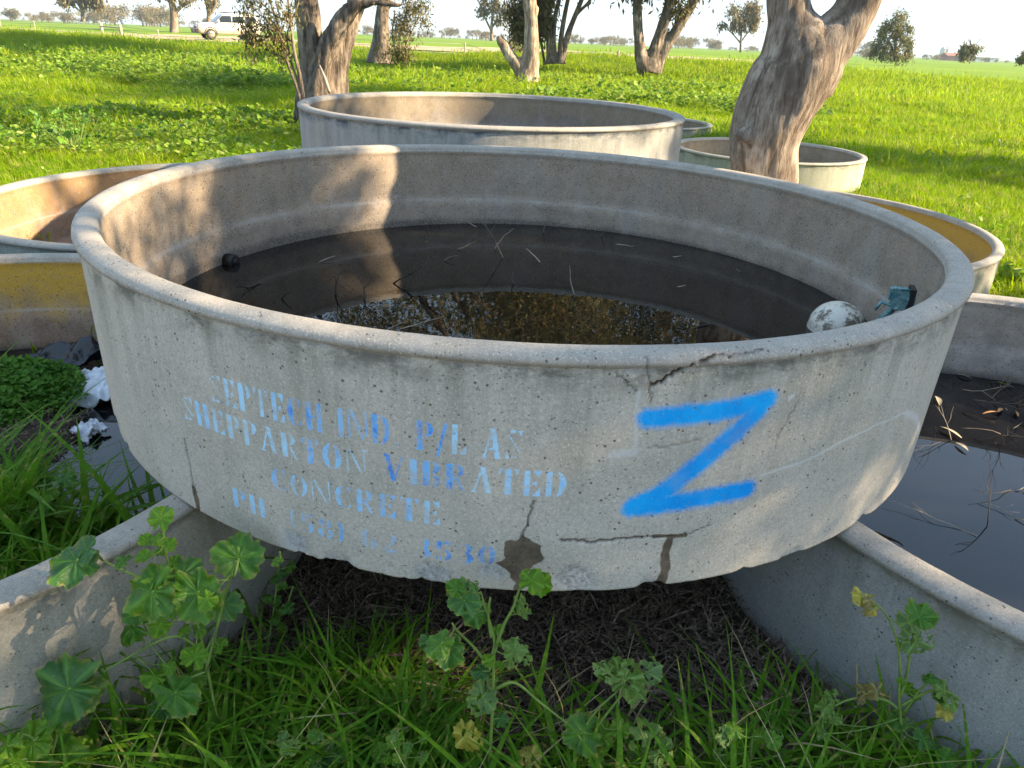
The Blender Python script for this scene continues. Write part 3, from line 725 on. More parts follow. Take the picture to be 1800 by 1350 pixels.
for px, py, sc_ in ((1540, 937, 1.0),):
    p = at_z(px, py, .10); o = twig_mesh(random.Random(42), .16, .008, 2, .4).obj('root_stub', M['twig_dark'], None, loc=p); tag(o, 'dark knotted root stub sticking up beside the lower right rim', 'root')
def gumleaf(rg, L):
    b = MB(); n = 7; V = []; cv = rg.uniform(-.3, .3)
    for k in range(n):
        f = k/(n-1); wd = L*.13*math.sin(math.pi*min(1, f*.9+.08))**.8
        for s in (-1, 0, 1): V.append((L*f, s*wd + cv*L*f*f, .25*L*math.sin(f*2.5)*.3 - abs(s)*wd*-.35))
    b.add(V, [(3*k+j, 3*k+3+j, 3*k+4+j, 3*k+1+j) for k in range(n-1) for j in (0, 1)]); return b
M['leaf_dry'] = plain('dry_gum_leaf', (.42, .20, .08), .6, .3, var=.35, scale=30); M['leaf_pale'] = plain('pale_gum_leaf', (.36, .30, .20), .6, .3, var=.3, scale=30)
for i, (px, py, pale) in enumerate([(1762, 718, 0), (1785, 722, 0), (1728, 728, 0), (1652, 712, 1), (1708, 665, 1), (1690, 770, 1), (1680, 778, 1)]):
    o = gumleaf(rg, rg.uniform(.07, .11)).obj('gum_leaf', M['leaf_pale' if pale else 'leaf_dry'], None, loc=at_z(px, py, .098)); o.rotation_euler = (rg.uniform(-.4, .4), 0, rg.uniform(0, 6))
    tag(o, ('pale' if pale else 'orange brown') + ' dead gum leaf floating in the lower right trough', 'leaf', ('pale' if pale else 'orange') + ' leaves in the lower right trough')

# plastic in the lower left trough
def sheet(name, ctr, sx, sy, mat, seed, amp, rz, label, cat, nx=46, ny=34, lift=0.0):
    u, v = np.meshgrid(np.linspace(-1, 1, nx), np.linspace(-1, 1, ny)); P2 = np.stack([u.ravel()*1.6+seed, v.ravel()*1.6, u.ravel()*0], 1)
    e = fbm(P2*1.1, 4); fo = np.abs(fbm(P2*1.9+3, 4))
    z = amp*(.5+e) - amp*1.6*fo + lift*(u.ravel()*.5+.5) + amp*.5*(1-u.ravel()**2)*(1-v.ravel()**2)
    x = u.ravel()*sx*(1+.25*vnoise(P2*2+9)); y = v.ravel()*sy*(1+.3*vnoise(P2*2+4))
    n = nx; i = np.arange(ny*nx).reshape(ny, nx)[:-1, :-1].ravel()
    o = link(name, mesh_np(name, np.stack([x, y, z], 1), np.stack([i, i+1, i+n+1, i+n], 1)), mat, None, ctr); o.rotation_euler[2] = rz
    sm = o.modifiers.new('thick', 'SOLIDIFY'); sm.thickness = .002
    tag(o, label, cat); return o
mw = plain('white_plastic', (.62, .64, .68), .35, .5, var=.06, scale=6); mbk = plain('black_plastic_sheet', (.012, .013, .018), .25, .6, var=.1)
sheet('plastic_sheet', at_z(160, 688, .075), .20, .15, mw, 3, .055, .4, 'crumpled white plastic sheet lying in the lower left trough', 'plastic sheet', lift=.05)
sheet('plastic_sheet', at_z(160, 640, .08), .30, .11, mbk, 8, .07, .25, 'black plastic sheet humped behind the white one in the lower left trough', 'plastic sheet', lift=.12)
sheet('plastic_bag', at_z(158, 757, .072), .055, .06, mw, 13, .035, 1.0, 'small crumpled white plastic bag at the edge of the lower left pool', 'plastic bag', 24, 20)

# soil island in the lower left trough
def mound(name, fn, x0, x1, y0, y1, step, mat, kind='structure'):
    xs = np.arange(x0, x1, step); ys = np.arange(y0, y1, step); X, Y = np.meshgrid(xs, ys); Z = fn(X, Y)
    n = len(xs); i = np.arange(len(ys)*n).reshape(len(ys), n)[:-1, :-1].ravel()
    o = link(name, mesh_np(name, np.stack([X.ravel(), Y.ravel(), Z.ravel()], 1), np.stack([i, i+1, i+n+1, i+n], 1)), mat); tag(o, kind=kind); return o
t = NT('dark_wet_soil'); P = t.obj(); n2 = t.noise(P, 35, 7, .75)
M['soil'] = t.fin(t.mix(t.rng(n2, .35, .68), (.03, .02, .014), (.13, .092, .066)), .9, .2, t.bump(n2, 1, .03))
pi_ = at_z(90, 830, .05); edge = [at_z(a, b_, .05) for a, b_ in ((200, 760), (120, 690), (160, 850), (95, 900), (60, 1000))]
def island(X, Y):
    nb = fbm(np.stack([X.ravel()*5, Y.ravel()*5, X.ravel()*0], 1), 5).reshape(X.shape); fn_ = fbm(np.stack([X.ravel()*26, Y.ravel()*26, X.ravel()*0+4], 1), 4).reshape(X.shape)
    c1 = at_z(-80, 800, 0.05); c2 = at_z(50, 745, .05); c3 = at_z(20, 960, .05)
    d = np.minimum.reduce([np.hypot(X-c1.x, Y-c1.y)-.55, np.hypot(X-c2.x, (Y-c2.y))-.26, np.hypot(X-c3.x, Y-c3.y)-.30])
    z = .11 - .20*sstep(-.25, .18, d + .10*nb) + .018*fn_ + .02*nb
    rr = np.hypot(X-BC[0], Y-BC[1]); return np.where(rr > 1.495, -.02, z)
mound('soil_island', island, BC[0]-1.5, BC[0]+1.5, BC[1]-1.5, BC[1]+1.5, .022, M['soil'])

# soil under the lettered trough
def soil(X, Y):
    f = lambda s, k: fbm(np.stack([X.ravel()*s, Y.ravel()*s, X.ravel()*0+k], 1), 4).reshape(X.shape)
    return .022 + .03*f(4, 0) + .016*f(22, 3) + .05*sstep(1.6, 3.2, Y)
mound('soil', soil, -1.1, 1.5, .55, 4.4, .022, M['soil'])

# ------------------------------------------------------------------ scattered stuff by geometry nodes: one object = prototypes + points
def scatter(name, protos, pts, rots, scl, mat, label=None, kind='stuff'):
    Vs = []; Fs = []; kid = []; n = 0; co = []; 
    for k, me in enumerate(protos):
        v = np.empty(len(me.vertices)*3, np.float32); me.vertices.foreach_get('co', v); v = v.reshape(-1, 3)
        ff = [np.array(p.vertices[:]) for p in me.polygons]
        Vs.append(v); Fs += [(len(f), f+n) for f in ff]; kid.append(np.full(len(v), k)); n += len(v)
    N = len(pts); Vs.append(np.asarray(pts)); kid.append(np.full(N, -1))
    faces = [np.array([f for L, f in Fs if L == q]) for q in (3, 4) if any(L == q for L, f in Fs)]
    me = bpy.data.meshes.new(name); V = np.concatenate(Vs).astype(np.float32)
    me.vertices.add(len(V)); me.vertices.foreach_set('co', V.ravel())
    loops = np.concatenate([f.ravel() for f in faces]).astype(np.int32); sizes = np.concatenate([np.full(len(f), f.shape[1], np.int32) for f in faces])
    me.loops.add(len(loops)); me.loops.foreach_set('vertex_index', loops); me.polygons.add(len(sizes))
    me.polygons.foreach_set('loop_start', np.concatenate([[0], np.cumsum(sizes)[:-1]]).astype(np.int32)); me.polygons.foreach_set('loop_total', sizes)
    me.polygons.foreach_set('use_smooth', np.ones(len(sizes), bool)); me.update(calc_edges=True)
    fattr(me, 'kid', np.concatenate(kid)); nv = len(V)-N
    vattr(me, 'rot', np.concatenate([np.zeros((nv, 3)), rots])); fattr(me, 'scl', np.concatenate([np.zeros(nv), scl]))
    fattr(me, 'pick', np.concatenate([np.zeros(nv), np.random.default_rng(5).integers(0, len(protos), N)]))
    me.materials.append(mat)
    o = bpy.data.objects.new(name, me); COL.objects.link(o)
    ng = bpy.data.node_groups.new(name + '_scatter', 'GeometryNodeTree'); ng.interface.new_socket('Geometry', in_out='INPUT', socket_type='NodeSocketGeometry'); ng.interface.new_socket('Geometry', in_out='OUTPUT', socket_type='NodeSocketGeometry')
    gi = ng.nodes.new('NodeGroupInput'); go = ng.nodes.new('NodeGroupOutput'); L = ng.links
    def named(nm, ty):
        a = ng.nodes.new('GeometryNodeInputNamedAttribute'); a.data_type = ty; a.inputs[0].default_value = nm; return a.outputs[0]
    kidn = named('kid', 'FLOAT')
    def sep(val):
        c = ng.nodes.new('FunctionNodeCompare'); c.data_type = 'FLOAT'; c.operation = 'EQUAL'; L.new(kidn, c.inputs[0]); c.inputs[1].default_value = val; c.inputs['Epsilon'].default_value = .1
        s = ng.nodes.new('GeometryNodeSeparateGeometry'); s.domain = 'POINT'; L.new(gi.outputs[0], s.inputs[0]); L.new(c.outputs[0], s.inputs[1]); return s.outputs[0]
    jn = ng.nodes.new('GeometryNodeJoinGeometry')
    for k in reversed(range(len(protos))):
        g2 = ng.nodes.new('GeometryNodeGeometryToInstance'); L.new(sep(k), g2.inputs[0]); L.new(g2.outputs[0], jn.inputs[0])
    ip = ng.nodes.new('GeometryNodeInstanceOnPoints'); L.new(sep(-1), ip.inputs['Points']); L.new(jn.outputs[0], ip.inputs['Instance']); ip.inputs['Pick Instance'].default_value = True
    f2i = ng.nodes.new('FunctionNodeFloatToInt'); L.new(named('pick', 'FLOAT'), f2i.inputs[0]); L.new(f2i.outputs[0], ip.inputs['Instance Index'])
    e2r = ng.nodes.new('FunctionNodeEulerToRotation'); L.new(named('rot', 'FLOAT_VECTOR'), e2r.inputs[0]); L.new(e2r.outputs[0], ip.inputs['Rotation'])
    L.new(named('scl', 'FLOAT'), ip.inputs['Scale']); L.new(ip.outputs[0], go.inputs[0])
    md = o.modifiers.new('scatter', 'NODES'); md.node_group = ng
    tag(o, label, None, None, kind); return o

def tuft(seed, n=14, h=.25, wd=.006, spread=.06, bend=.6, seg=4):
    rg = random.Random(seed); b = MB()
    for _ in range(n):
        a = rg.uniform(0, 6.283); p = Vector((rg.gauss(0, spread), rg.gauss(0, spread), -.01)); out = Vector((math.cos(a), math.sin(a), 0)); sd_ = Vector((-math.sin(a), math.cos(a), 0))
        H = h*rg.uniform(.5, 1.15); bd = bend*rg.uniform(.3, 1.6); wv = wd*rg.uniform(.6, 1.3); V = []; tw = rg.uniform(-.6, .6)
        for k in range(seg+1):
            f = k/seg; q = p + out*(H*bd*f*f) + Vector((0, 0, H*(f - .38*bd*f**2.6))); wk = wv*(1-f**1.8)*(.55+.45*min(1, f*4)) + .0004
            s2 = (sd_*math.cos(tw*f) + out*math.sin(tw*f)); V += [tuple(q-s2*wk), tuple(q+s2*wk)]
        b.add(V, [(2*k, 2*k+1, 2*k+3, 2*k+2) for k in range(seg)])
    return b.mesh('tuft%d' % seed)
def clump(seed, n=12, h=.3, lr=.04, spread=.12):
    rg = random.Random(seed); b = MB()
    for _ in range(n):
        c = Vector((rg.gauss(0, spread), rg.gauss(0, spread), h*rg.uniform(.35, 1.05))); r_ = lr*rg.uniform(.5, 1.3)
        nrm = Vector((rg.uniform(-.8, .8), rg.uniform(-.8, .8), 1)).normalized(); u = nrm.orthogonal().normalized(); v = nrm.cross(u); m = 10
        V = [tuple(c)] + [tuple(c + (u*math.cos(6.283*k/m) + v*math.sin(6.283*k/m))*r_*(1+.16*(k % 2)) + nrm*r_*.30*rg.uniform(.3, 1)) for k in range(m)]
        b.add(V, None, [(0, 1+k, 1+(k+1) % m) for k in range(m)])
        base = Vector((c.x*.3, c.y*.3, 0)); b.add([tuple(base), tuple(base+Vector((.004, 0, 0))), tuple(c)], None, [(0, 1, 2)])
    return b.mesh('clump%d' % seed)

def in_tank(x, y, grow=0.02):
    m_ = np.zeros(x.shape, bool)
    for c_, r_ in ((BC, 1.6), (DC, 1.55), (CC, 1.56), (EC, 1.53), (GC, 1.25), (HC, 1.2)): m_ |= np.hypot(x-c_[0], y-c_[1]) < r_+grow
    return m_
def px_of(x, y, z):
    P = np.stack([x, y, z-CAM_Z], -1); d = P @ _fw; return 900 + F_PX*(P @ _rt)/d, 675 - F_PX*(P @ _up)/d
def scatter_points(n, y0, y1, power=1.0, wide=.82, pad=1.5, rng=None):
    u = rng.random(n); y = (y0**power + u*(y1**power-y0**power))**(1/power); x = (rng.random(n)*2-1)*(y*wide+pad); return x, y
rng = np.random.default_rng(11)
tufts = [tuft(i, 16, .20, .0045, .07, .7) for i in range(6)]
tufts_mid = [tuft(20+i, 20, .24, .008, .13, .6, 3) for i in range(5)]
tufts_far = [tuft(40+i, 30, .24, .016, .42, .5, 2) for i in range(5)]
def place(n, y0, y1, power, s0, s1, keep=None, tilt=.15, zoff=0, pad=1.5, grow=.05):
    x, y = scatter_points(n, y0, y1, power, rng=rng, pad=pad); ok = ~in_tank(x, y, grow)
    if keep is not None: ok &= keep(x, y)
    x, y = x[ok], y[ok]; p = np.stack([x, y, gz(x, y)+zoff], 1)
    r = np.stack([rng.normal(0, tilt, len(x)), rng.normal(0, tilt, len(x)), rng.random(len(x))*6.283], 1)
    hs = .6 + .8*sstep(-.4, .6, fbm(np.stack([x*.8, y*.8, x*0], 1), 3))
    return p, r, (s0 + rng.random(len(x))*(s1-s0))*hs
notunder = lambda x, y: (np.hypot(x-MC[0], y-MC[1]) > 1.75) & (np.hypot(x-FC[0], y-FC[1]) > 1.2) & (y > 2.6)
p, r, s = place(34000, 3.2, 13, 1.7, .7, 1.3, notunder); scatter('meadow_grass', tufts, p, r, s, M['grass'])
p, r, s = place(26000, 12, 30, 1.6, .8, 1.4, None, pad=0); scatter('meadow_grass', tufts_mid, p, r, s, M['grass'])
ntrack = lambda x, y: y < 54.5 + 1.2*np.sin(x*.31)
p, r, s = place(26000, 28, 55, 1.5, .7, 1.3, lambda x, y: ntrack(x, y) & (x < 60), pad=0); scatter('meadow_grass', tufts_far, p, r, s, M['grass'])

# leafy weeds through the meadow
clumps = [clump(i, 18, .24, .030, .15) for i in range(5)]; clumps_far = [clump(10+i, 44, .34, .045, .34) for i in range(4)]
def weedmask(x, y):
    a, b_ = px_of(x, y, x*0)
    n_ = fbm(np.stack([x*.35, y*.35, x*0+3], 1), 3)
    left = (a < 560)*(.9) ; mid = np.exp(-((b_-150)/35)**2)*(a > 600)*(a < 900)*.5; right = (a > 1150)*.06*(b_ < 330)
    return rng.random(len(x)) < (left*sstep(-.25, .35, n_) + mid + right*sstep(0, .3, n_) + .02)
p, r, s = place(14000, 4.5, 22, 1.5, .6, 1.15, lambda x, y: weedmask(x, y), grow=.32); scatter('leafy_weed_cover', clumps, p, r, s, M['cover'])
p, r, s = place(5200, 22, 42, 1.5, .7, 1.3, lambda x, y: (rng.random(len(x)) < .10 + .7*sstep(.0, .3, fbm(np.stack([x*.22, y*.3, x*0], 1), 3))) & (x < 9), pad=0); scatter('leafy_weed_cover', clumps_far, p, r, s, M['cover'])

# litter of straw and bark on the soil
def litter(seed, n=26):
    rg = random.Random(seed); b = MB()
    for _ in range(n):
        a = rg.uniform(0, 6.28); L = rg.uniform(.02, .11); p = Vector((rg.uniform(-.1, .1), rg.uniform(-.1, .1), rg.uniform(.0, .018))); d = Vector((math.cos(a), math.sin(a), rg.uniform(-.2, .3)))
        q = Vector((-d.y, d.x, 0)).normalized()*rg.uniform(.0008, .0032); m_ = p + d*L*.5 + Vector((rg.uniform(-1, 1), rg.uniform(-1, 1), .6))*L*.14
        e = p + d*L; V = [p-q, p+q, m_-q, m_+q, e-q*.3, e+q*.3]; b.add([tuple(v) for v in V], [(0, 1, 3, 2), (2, 3, 5, 4)])
    return b.mesh('litter%d' % seed)
t = NT('dry_litter'); P = t.pos(); c = t.mix(t.rng(t.noise(P, 70, 2), .35, .68), (.06, .042, .03), (.27, .20, .14)); M['litter'] = t.fin(c, .85, .15)
x = rng.uniform(-1.05, 1.45, 2600); y = rng.uniform(.6, 4.2, 2600); ok = ~in_tank(x, y, 0); x, y = x[ok], y[ok]
z = soil(x[None], y[None])[0]; scatter('bark_litter', [litter(i) for i in range(6)], np.stack([x, y, z], 1), np.stack([rng.normal(0, .2, len(x)), rng.normal(0, .2, len(x)), rng.random(len(x))*6.28], 1), rng.uniform(.7, 1.3, len(x)), M['litter'])
x = rng.uniform(BC[0]-.7, BC[0]+1.5, 900); y = rng.uniform(BC[1]-1.3, BC[1]+1.0, 900); z = island(x[None], y[None])[0]; ok = z > .045; x, y, z = x[ok], y[ok], z[ok]
scatter('bark_litter', [litter(20+i) for i in range(5)], np.stack([x, y, z], 1), np.stack([rng.normal(0, .25, len(x)), rng.normal(0, .25, len(x)), rng.random(len(x))*6.28], 1), rng.uniform(.6, 1.1, len(x)), M['litter'])

# long grass in front and inside the lower left trough
long_t = [tuft(60+i, 7, .30, .0090, .035, 1.15, 8) for i in range(8)]
N = 1500; x = rng.uniform(-1.5, 1.9, N); y = rng.uniform(.75, 1.75, N)
lim = 1.41 + .14*vnoise(np.stack([x*3, x*0, x*0], 1)) + .16*sstep(-.15, -.5, x) - .10*sstep(.1, .6, x)
dens = rng.random(N) < sstep(lim+.10, lim-.22, y); ok = ~in_tank(x, y, .03) & dens; x, y = x[ok], y[ok]
sc_ = rng.uniform(.55, 1.1, len(x))*(1 - .35*sstep(1.25, 1.6, y))
scatter('long_grass', long_t, np.stack([x, y, np.full(len(x), .02)], 1), np.stack([rng.normal(0, .22, len(x)), rng.normal(0, .22, len(x)), rng.random(len(x))*6.28], 1), sc_, M['grass_near'])
N = 420; x = rng.uniform(-1.4, 1.8, N); y = rng.uniform(.8, 1.42, N); ok = ~in_tank(x, y, .03); x, y = x[ok], y[ok]
M['straw'] = leafmat('dry_straw', (.34, .27, .13), (.50, .42, .22), .3, 6)
scatter('dry_grass', [tuft(80+i, 3, .20, .0035, .05, 1.6, 5) for i in range(6)], np.stack([x, y, np.full(len(x), .02)], 1), np.stack([rng.normal(0, .6, len(x)), rng.normal(0, .6, len(x)), rng.random(len(x))*6.28], 1), rng.uniform(.5, 1.1, len(x)), M['straw'])
# inside the trough
x = rng.uniform(BC[0]-.2, BC[0]+1.5, 1500); y = rng.uniform(BC[1]-1.5, BC[1]+.2, 1500); z = island(x[None], y[None])[0]; a, b_ = px_of(x, y, z)
ok = (np.hypot(x-BC[0], y-BC[1]) < 1.46) & (b_ > 905 + (a*.28)) & (b_ > 870) & (a < 330) & (rng.random(1500) < np.where(a < 130, .75, .22)); x, y, z = x[ok], y[ok], np.maximum(z[ok], .03)
scatter('long_grass', long_t, np.stack([x, y, z], 1), np.stack([rng.normal(0, .3, len(x)), rng.normal(0, .3, len(x)), rng.random(len(x))*6.28], 1), rng.uniform(.9, 1.7, len(x)), M['grass_near'])

# leafy herb mound on the island
def herb(seed, n=60):
    rg = random.Random(seed); b = MB()
    for _ in range(n):
        a = rg.uniform(0, 6.28); rr = .10*math.sqrt(rg.random()); c = Vector((rr*math.cos(a), rr*math.sin(a), .09*rg.uniform(.4, 1.1)*(1-(rr/.13)**2))); s = rg.uniform(.006, .012)
        nrm = Vector((rg.uniform(-1, 1), rg.uniform(-1, 1), 1.2)).normalized(); u = nrm.orthogonal().normalized(); v = nrm.cross(u); m = 6
        b.add([tuple(c)] + [tuple(c+(u*math.cos(6.283*k/m)+v*math.sin(6.283*k/m))*s*(1.25 if k % 2 else .8)+nrm*s*.25) for k in range(m)], None, [(0, 1+k, 1+(k+1) % m) for k in range(m)])
    return b.mesh('herb%d' % seed)
c2 = at_z(25, 705, .09); N = 420; ang = rng.random(N)*6.28; rr = np.sqrt(rng.random(N)); x = c2.x - .08 + np.cos(ang)*rr*.33; y = c2.y + .02 + np.sin(ang)*rr*.24; z = .08 + .07*(1-rr**2)
ok = np.hypot(x-BC[0], y-BC[1]) < 1.45
o = scatter('herb_mound', [herb(i) for i in range(5)], np.stack([x, y, z], 1)[ok], np.stack([rng.normal(0, .25, N), rng.normal(0, .25, N), ang], 1)[ok], rng.uniform(.7, 1.2, N)[ok], M['herb'])

# ------------------------------------------------------------------ trees
def limb_noise_mesh(name, tubes, vox, amp, sc=1.0, sm=6):
    b = MB()
    for pts, rad in tubes: b.tube(pts, rad, 20)
    me = b.mesh(name); o = bpy.data.objects.new(name + '_tmp', me); COL.objects.link(o)
    rm = o.modifiers.new('r', 'REMESH'); rm.mode = 'VOXEL'; rm.voxel_size = vox
    s = o.modifiers.new('s', 'SMOOTH'); s.iterations = sm; s.factor = .6
    dg = bpy.context.evaluated_depsgraph_get(); ev = o.evaluated_get(dg); m2 = bpy.data.meshes.new_from_object(ev)
    bpy.data.objects.remove(o); n = len(m2.vertices); v = np.empty(n*3, np.float32); m2.vertices.foreach_get('co', v); v = v.reshape(-1, 3).astype(float)
    nr = np.empty(n*3, np.float32); m2.vertices.foreach_get('normal', nr); nr = nr.reshape(-1, 3)
    q = v.copy(); q[:, 0] += .10*fbm(v*1.5*sc, 2)/sc; rdg = 1-np.abs(fbm(q*np.array([9, 9, 1.3])*sc, 4))*2.2; f2 = fbm(q*np.array([26, 26, 4])*sc+5, 3); lump = fbm(v*3.0*sc+9, 3)
    v += nr*((-amp*np.clip(rdg-.45, 0, 1)*1.5 + amp*.5*f2 + amp*.8*lump)[:, None])
    m2.vertices.foreach_set('co', v.astype(np.float32).ravel()); m2.update()
    m2.polygons.foreach_set('use_smooth', np.ones(len(m2.polygons), bool)); fattr(m2, 'furrow', np.clip((rdg-.55)*2, 0, 1)); m2.name = name
    return m2
def spline(pts, n=6):
    pts = [Vector(p) for p in pts]; out = []
    for i in range(len(pts)-1):
        p0 = pts[max(i-1, 0)]; p1 = pts[i]; p2 = pts[i+1]; p3 = pts[min(i+2, len(pts)-1)]
        for k in range(n):
            t_ = k/n; out.append(.5*((2*p1) + (p2-p0)*t_ + (2*p0-5*p1+4*p2-p3)*t_*t_ + (3*p1-p0-3*p2+p3)*t_**3))
    out.append(pts[-1]); return out
def interp(r, n=6):
    out = []
    for a, b_ in zip(r[:-1], r[1:]): out += [a+(b_-a)*k/n for k in range(n)]
    return out + [r[-1]]
def pxpath(lst, Y, dy=None):
    """(px, py, width px) on the vertical plane at distance Y -> points and radii"""
    P, W = [], []
    for i, (a, b_, wp) in enumerate(lst):
        y_ = Y + (dy[i] if dy else 0); p = at_y(a, b_, y_); P.append(p); dep = p.y*_c + (CAM_Z-p.z)*_s; W.append(wp*dep/F_PX/2)
    return spline(P), interp(W)
def crown_mesh(name, blobs, nleaf, L=.11, wd=.016, droop=.7, seed=0, spray=34):
    """blobs: (center, radii, share). gum leaves hanging in sprays, inside lumpy blobs"""
    rg = np.random.default_rng(seed); V = []; tot = sum(b_[2] for b_ in blobs)
    for c, r, sh in blobs:
        n = int(nleaf*sh/tot); ns = max(7, n//int(spray))
        d = rg.normal(size=(ns, 3)); d /= np.linalg.norm(d, axis=1)[:, None]; sp = np.array(c) + d*np.array(r)*(rg.random((ns, 1))**.45)
        sp = sp[rg.random(len(sp)) < .85]
        idx = rg.integers(0, len(sp), n); sz = (.055 if spray < 50 else .16)*np.mean(r)+.09*L/.11*(.9 if spray < 50 else .3)
        p = sp[idx] + rg.normal(size=(n, 3))*np.array([sz, sz, sz*1.2]); V.append(p)
    P = np.concatenate(V); n = len(P)
    a = rg.random(n)*6.283; dn = rg.normal(size=(n, 3))*.55; dn[:, 2] -= droop; dn /= np.linalg.norm(dn, axis=1)[:, None]
    sd_ = np.cross(dn, rg.normal(size=(n, 3))); sd_ /= np.linalg.norm(sd_, axis=1)[:, None]; l = L*(.6+.7*rg.random((n, 1))); ww = wd*(.7+.6*rg.random((n, 1)))
    mid = P + dn*l*.45 ; v = np.stack([P, mid-sd_*ww, P+dn*l, mid+sd_*ww], 1).reshape(-1, 3); i = np.arange(n)*4
    return mesh_np(name, v, np.stack([i, i+1, i+2, i+3], 1), False)
def branches(b, starts, rg, depth=2, spread=.6, lv_len=.6):
    for p, d, L, r_ in starts:
        pts = [p]; rad = [r_]; q = Vector(p); dd = Vector(d).normalized(); kids = []
        for k in range(6):
            dd = (dd + Vector((rg.uniform(-1, 1), rg.uniform(-1, 1), rg.uniform(-.5, .9)))*.22).normalized(); q = q + dd*L/6; pts.append(q.copy()); rad.append(r_*(1-.62*(k+1)/6))
            if depth > 0 and k >= 1 and rg.random() < .7: kids.append((q.copy(), (dd + Vector((rg.uniform(-1, 1), rg.uniform(-1, 1), rg.uniform(-.4, .8)))*spread*1.3), L*lv_len*rg.uniform(.7, 1.1), r_*.5))
        b.tube(pts, rad, 6 if r_ > .02 else 4, cap=False)
        if depth > 0: branches(b, kids, rg, depth-1, spread, lv_len)

def tree(name, label, cat, base, tubes, mat, crown=None, crownmat=None, group=None, vox=None, amp=.02, br=None, nsc=1.0, seed=1, extra=None):
    e = empty(name, base, 0, label, cat, group); base = Vector(base)
    tl = [([p-base for p in P_], W_) for P_, W_ in tubes]
    if vox: me = limb_noise_mesh('trunk', tl, vox, amp, nsc); link('trunk', me, mat, e)
    else:
        b = MB()
        for P_, W_ in tl: b.tube(P_, W_, 10)
        b.obj('trunk', mat, e)
    if br:
        rg = random.Random(seed)
        for p, d, L, r_ in br: b = MB(); branches(b, [(Vector(p)-base, d, L, r_)], rg); b.obj('limb', mat, e)
    if crown:
        blobs, n, L, wd = crown[:4]; link('crown', crown_mesh('crown', [((Vector(c)-base)[:], r_, s_) for c, r_, s_ in blobs], n, L, wd, seed=seed, spray=crown[4] if len(crown) > 4 else 34), crownmat or M['gum'], e)
    return e

# T1: the leaning forked trunk behind the lettered trough
Y1 = 4.04; base1 = Vector((1.30, 4.0, -.1))
pA, wA = pxpath([(1345, 315, 112), (1342, 262, 116), (1352, 215, 130), (1378, 160, 142), (1402, 112, 146), (1396, 72, 116), (1388, 28, 78), (1384, -10, 72), (1385, -90, 78), (1372, -210, 70), (1350, -380, 56)], Y1)
pB, wB = pxpath([(1405, 150, 120), (1432, 100, 120), (1470, 62, 88), (1499, 26, 76), (1513, -10, 76), (1545, -90, 76), (1590, -200, 68), (1640, -360, 50)], Y1)
pA = [base1, base1.lerp(pA[0], .45)] + pA; wA = [.27, .20] + wA
pK, wK = pxpath([(1322, 235, 40), (1308, 243, 44), (1302, 250, 30)], Y1-.12)
lo = lambda p, v_: (p[0], p[1], p[2])
tree('gum_tree', 'near leaning gum trunk forking above the troughs, sunlit on its right side', 'tree', (1.30, 4.0, 0), [(pA, wA), (pB, wB), (pK, wK)], M['bark'], vox=.014, amp=.011, nsc=1.0,
     crown=([((pA[-1].x-.6, 4.3, 5.6), (1.6, 1.8, 1.2), 1), ((pB[-1].x+.6, 4.6, 5.4), (1.7, 1.7, 1.2), 1), ((1.8, 6.0, 6.2), (2.2, 1.5, 1.0), 1)], 9000, .12, .014),
     br=[(pA[-1], (-.4, .3, 1), 2.6, .09), (pB[-1], (.6, .4, 1), 2.6, .09), (pA[-4], (-.8, .5, .8), 2.0, .05)])

# T2: the two stemmed tree behind the high trough
Y2 = 14.0; gb = float(gz(-3.6, Y2)); b0 = at_y(562, 250, Y2); b0.z = gb-.1
pA, wA = pxpath([(548, 240, 70), (546, 165, 52), (549, 120, 44), (545, 70, 44), (541, 25, 46), (536, -15, 44), (528, -80, 38), (515, -200, 30)], Y2)
pB, wB = pxpath([(572, 240, 100), (573, 165, 84), (585, 120, 62), (600, 70, 48), (618, 25, 36), (633, -10, 30), (652, -80, 26), (690, -220, 18)], Y2+.15)
pC, wC = pxpath([(556, 200, 60), (566, 120, 34), (582, 70, 34), (606, 30, 34), (628, 8, 26), (655, 4, 15), (690, 10, 10), (702, 12, 6)], Y2-.3)
tree('gum_tree', 'twin stemmed gum right behind the high bluish trough, branch reaching right', 'tree', (b0.x, Y2, gb), [(pA, wA), (pB, wB), (pC, wC)], M['bark_grey'], vox=.045, amp=.035, nsc=.55,
     crown=([((-4.6, 14, 5.6), (1.9, 2.0, 1.3), 1), ((-1.5, 14, 6.0), (2.2, 2.0, 1.5), 1.2), ((-3.0, 15, 8.0), (2.6, 2.2, 1.6), 1.2), ((.6, 13.5, 4.9), (1.8, 1.6, 1.1), .9), ((2.2, 15, 6.2), (1.6, 1.6, 1.2), .6)], 15000, .15, .020),
     br=[(pA[-1], (-.5, 0, 1), 3.2, .12), (pB[-1], (.4, .2, 1), 3.4, .12), (pB[-8], (1, -.1, .7), 4.0, .09), (pA[-5], (-.8, -.2, .8), 2.6, .08)], seed=4)

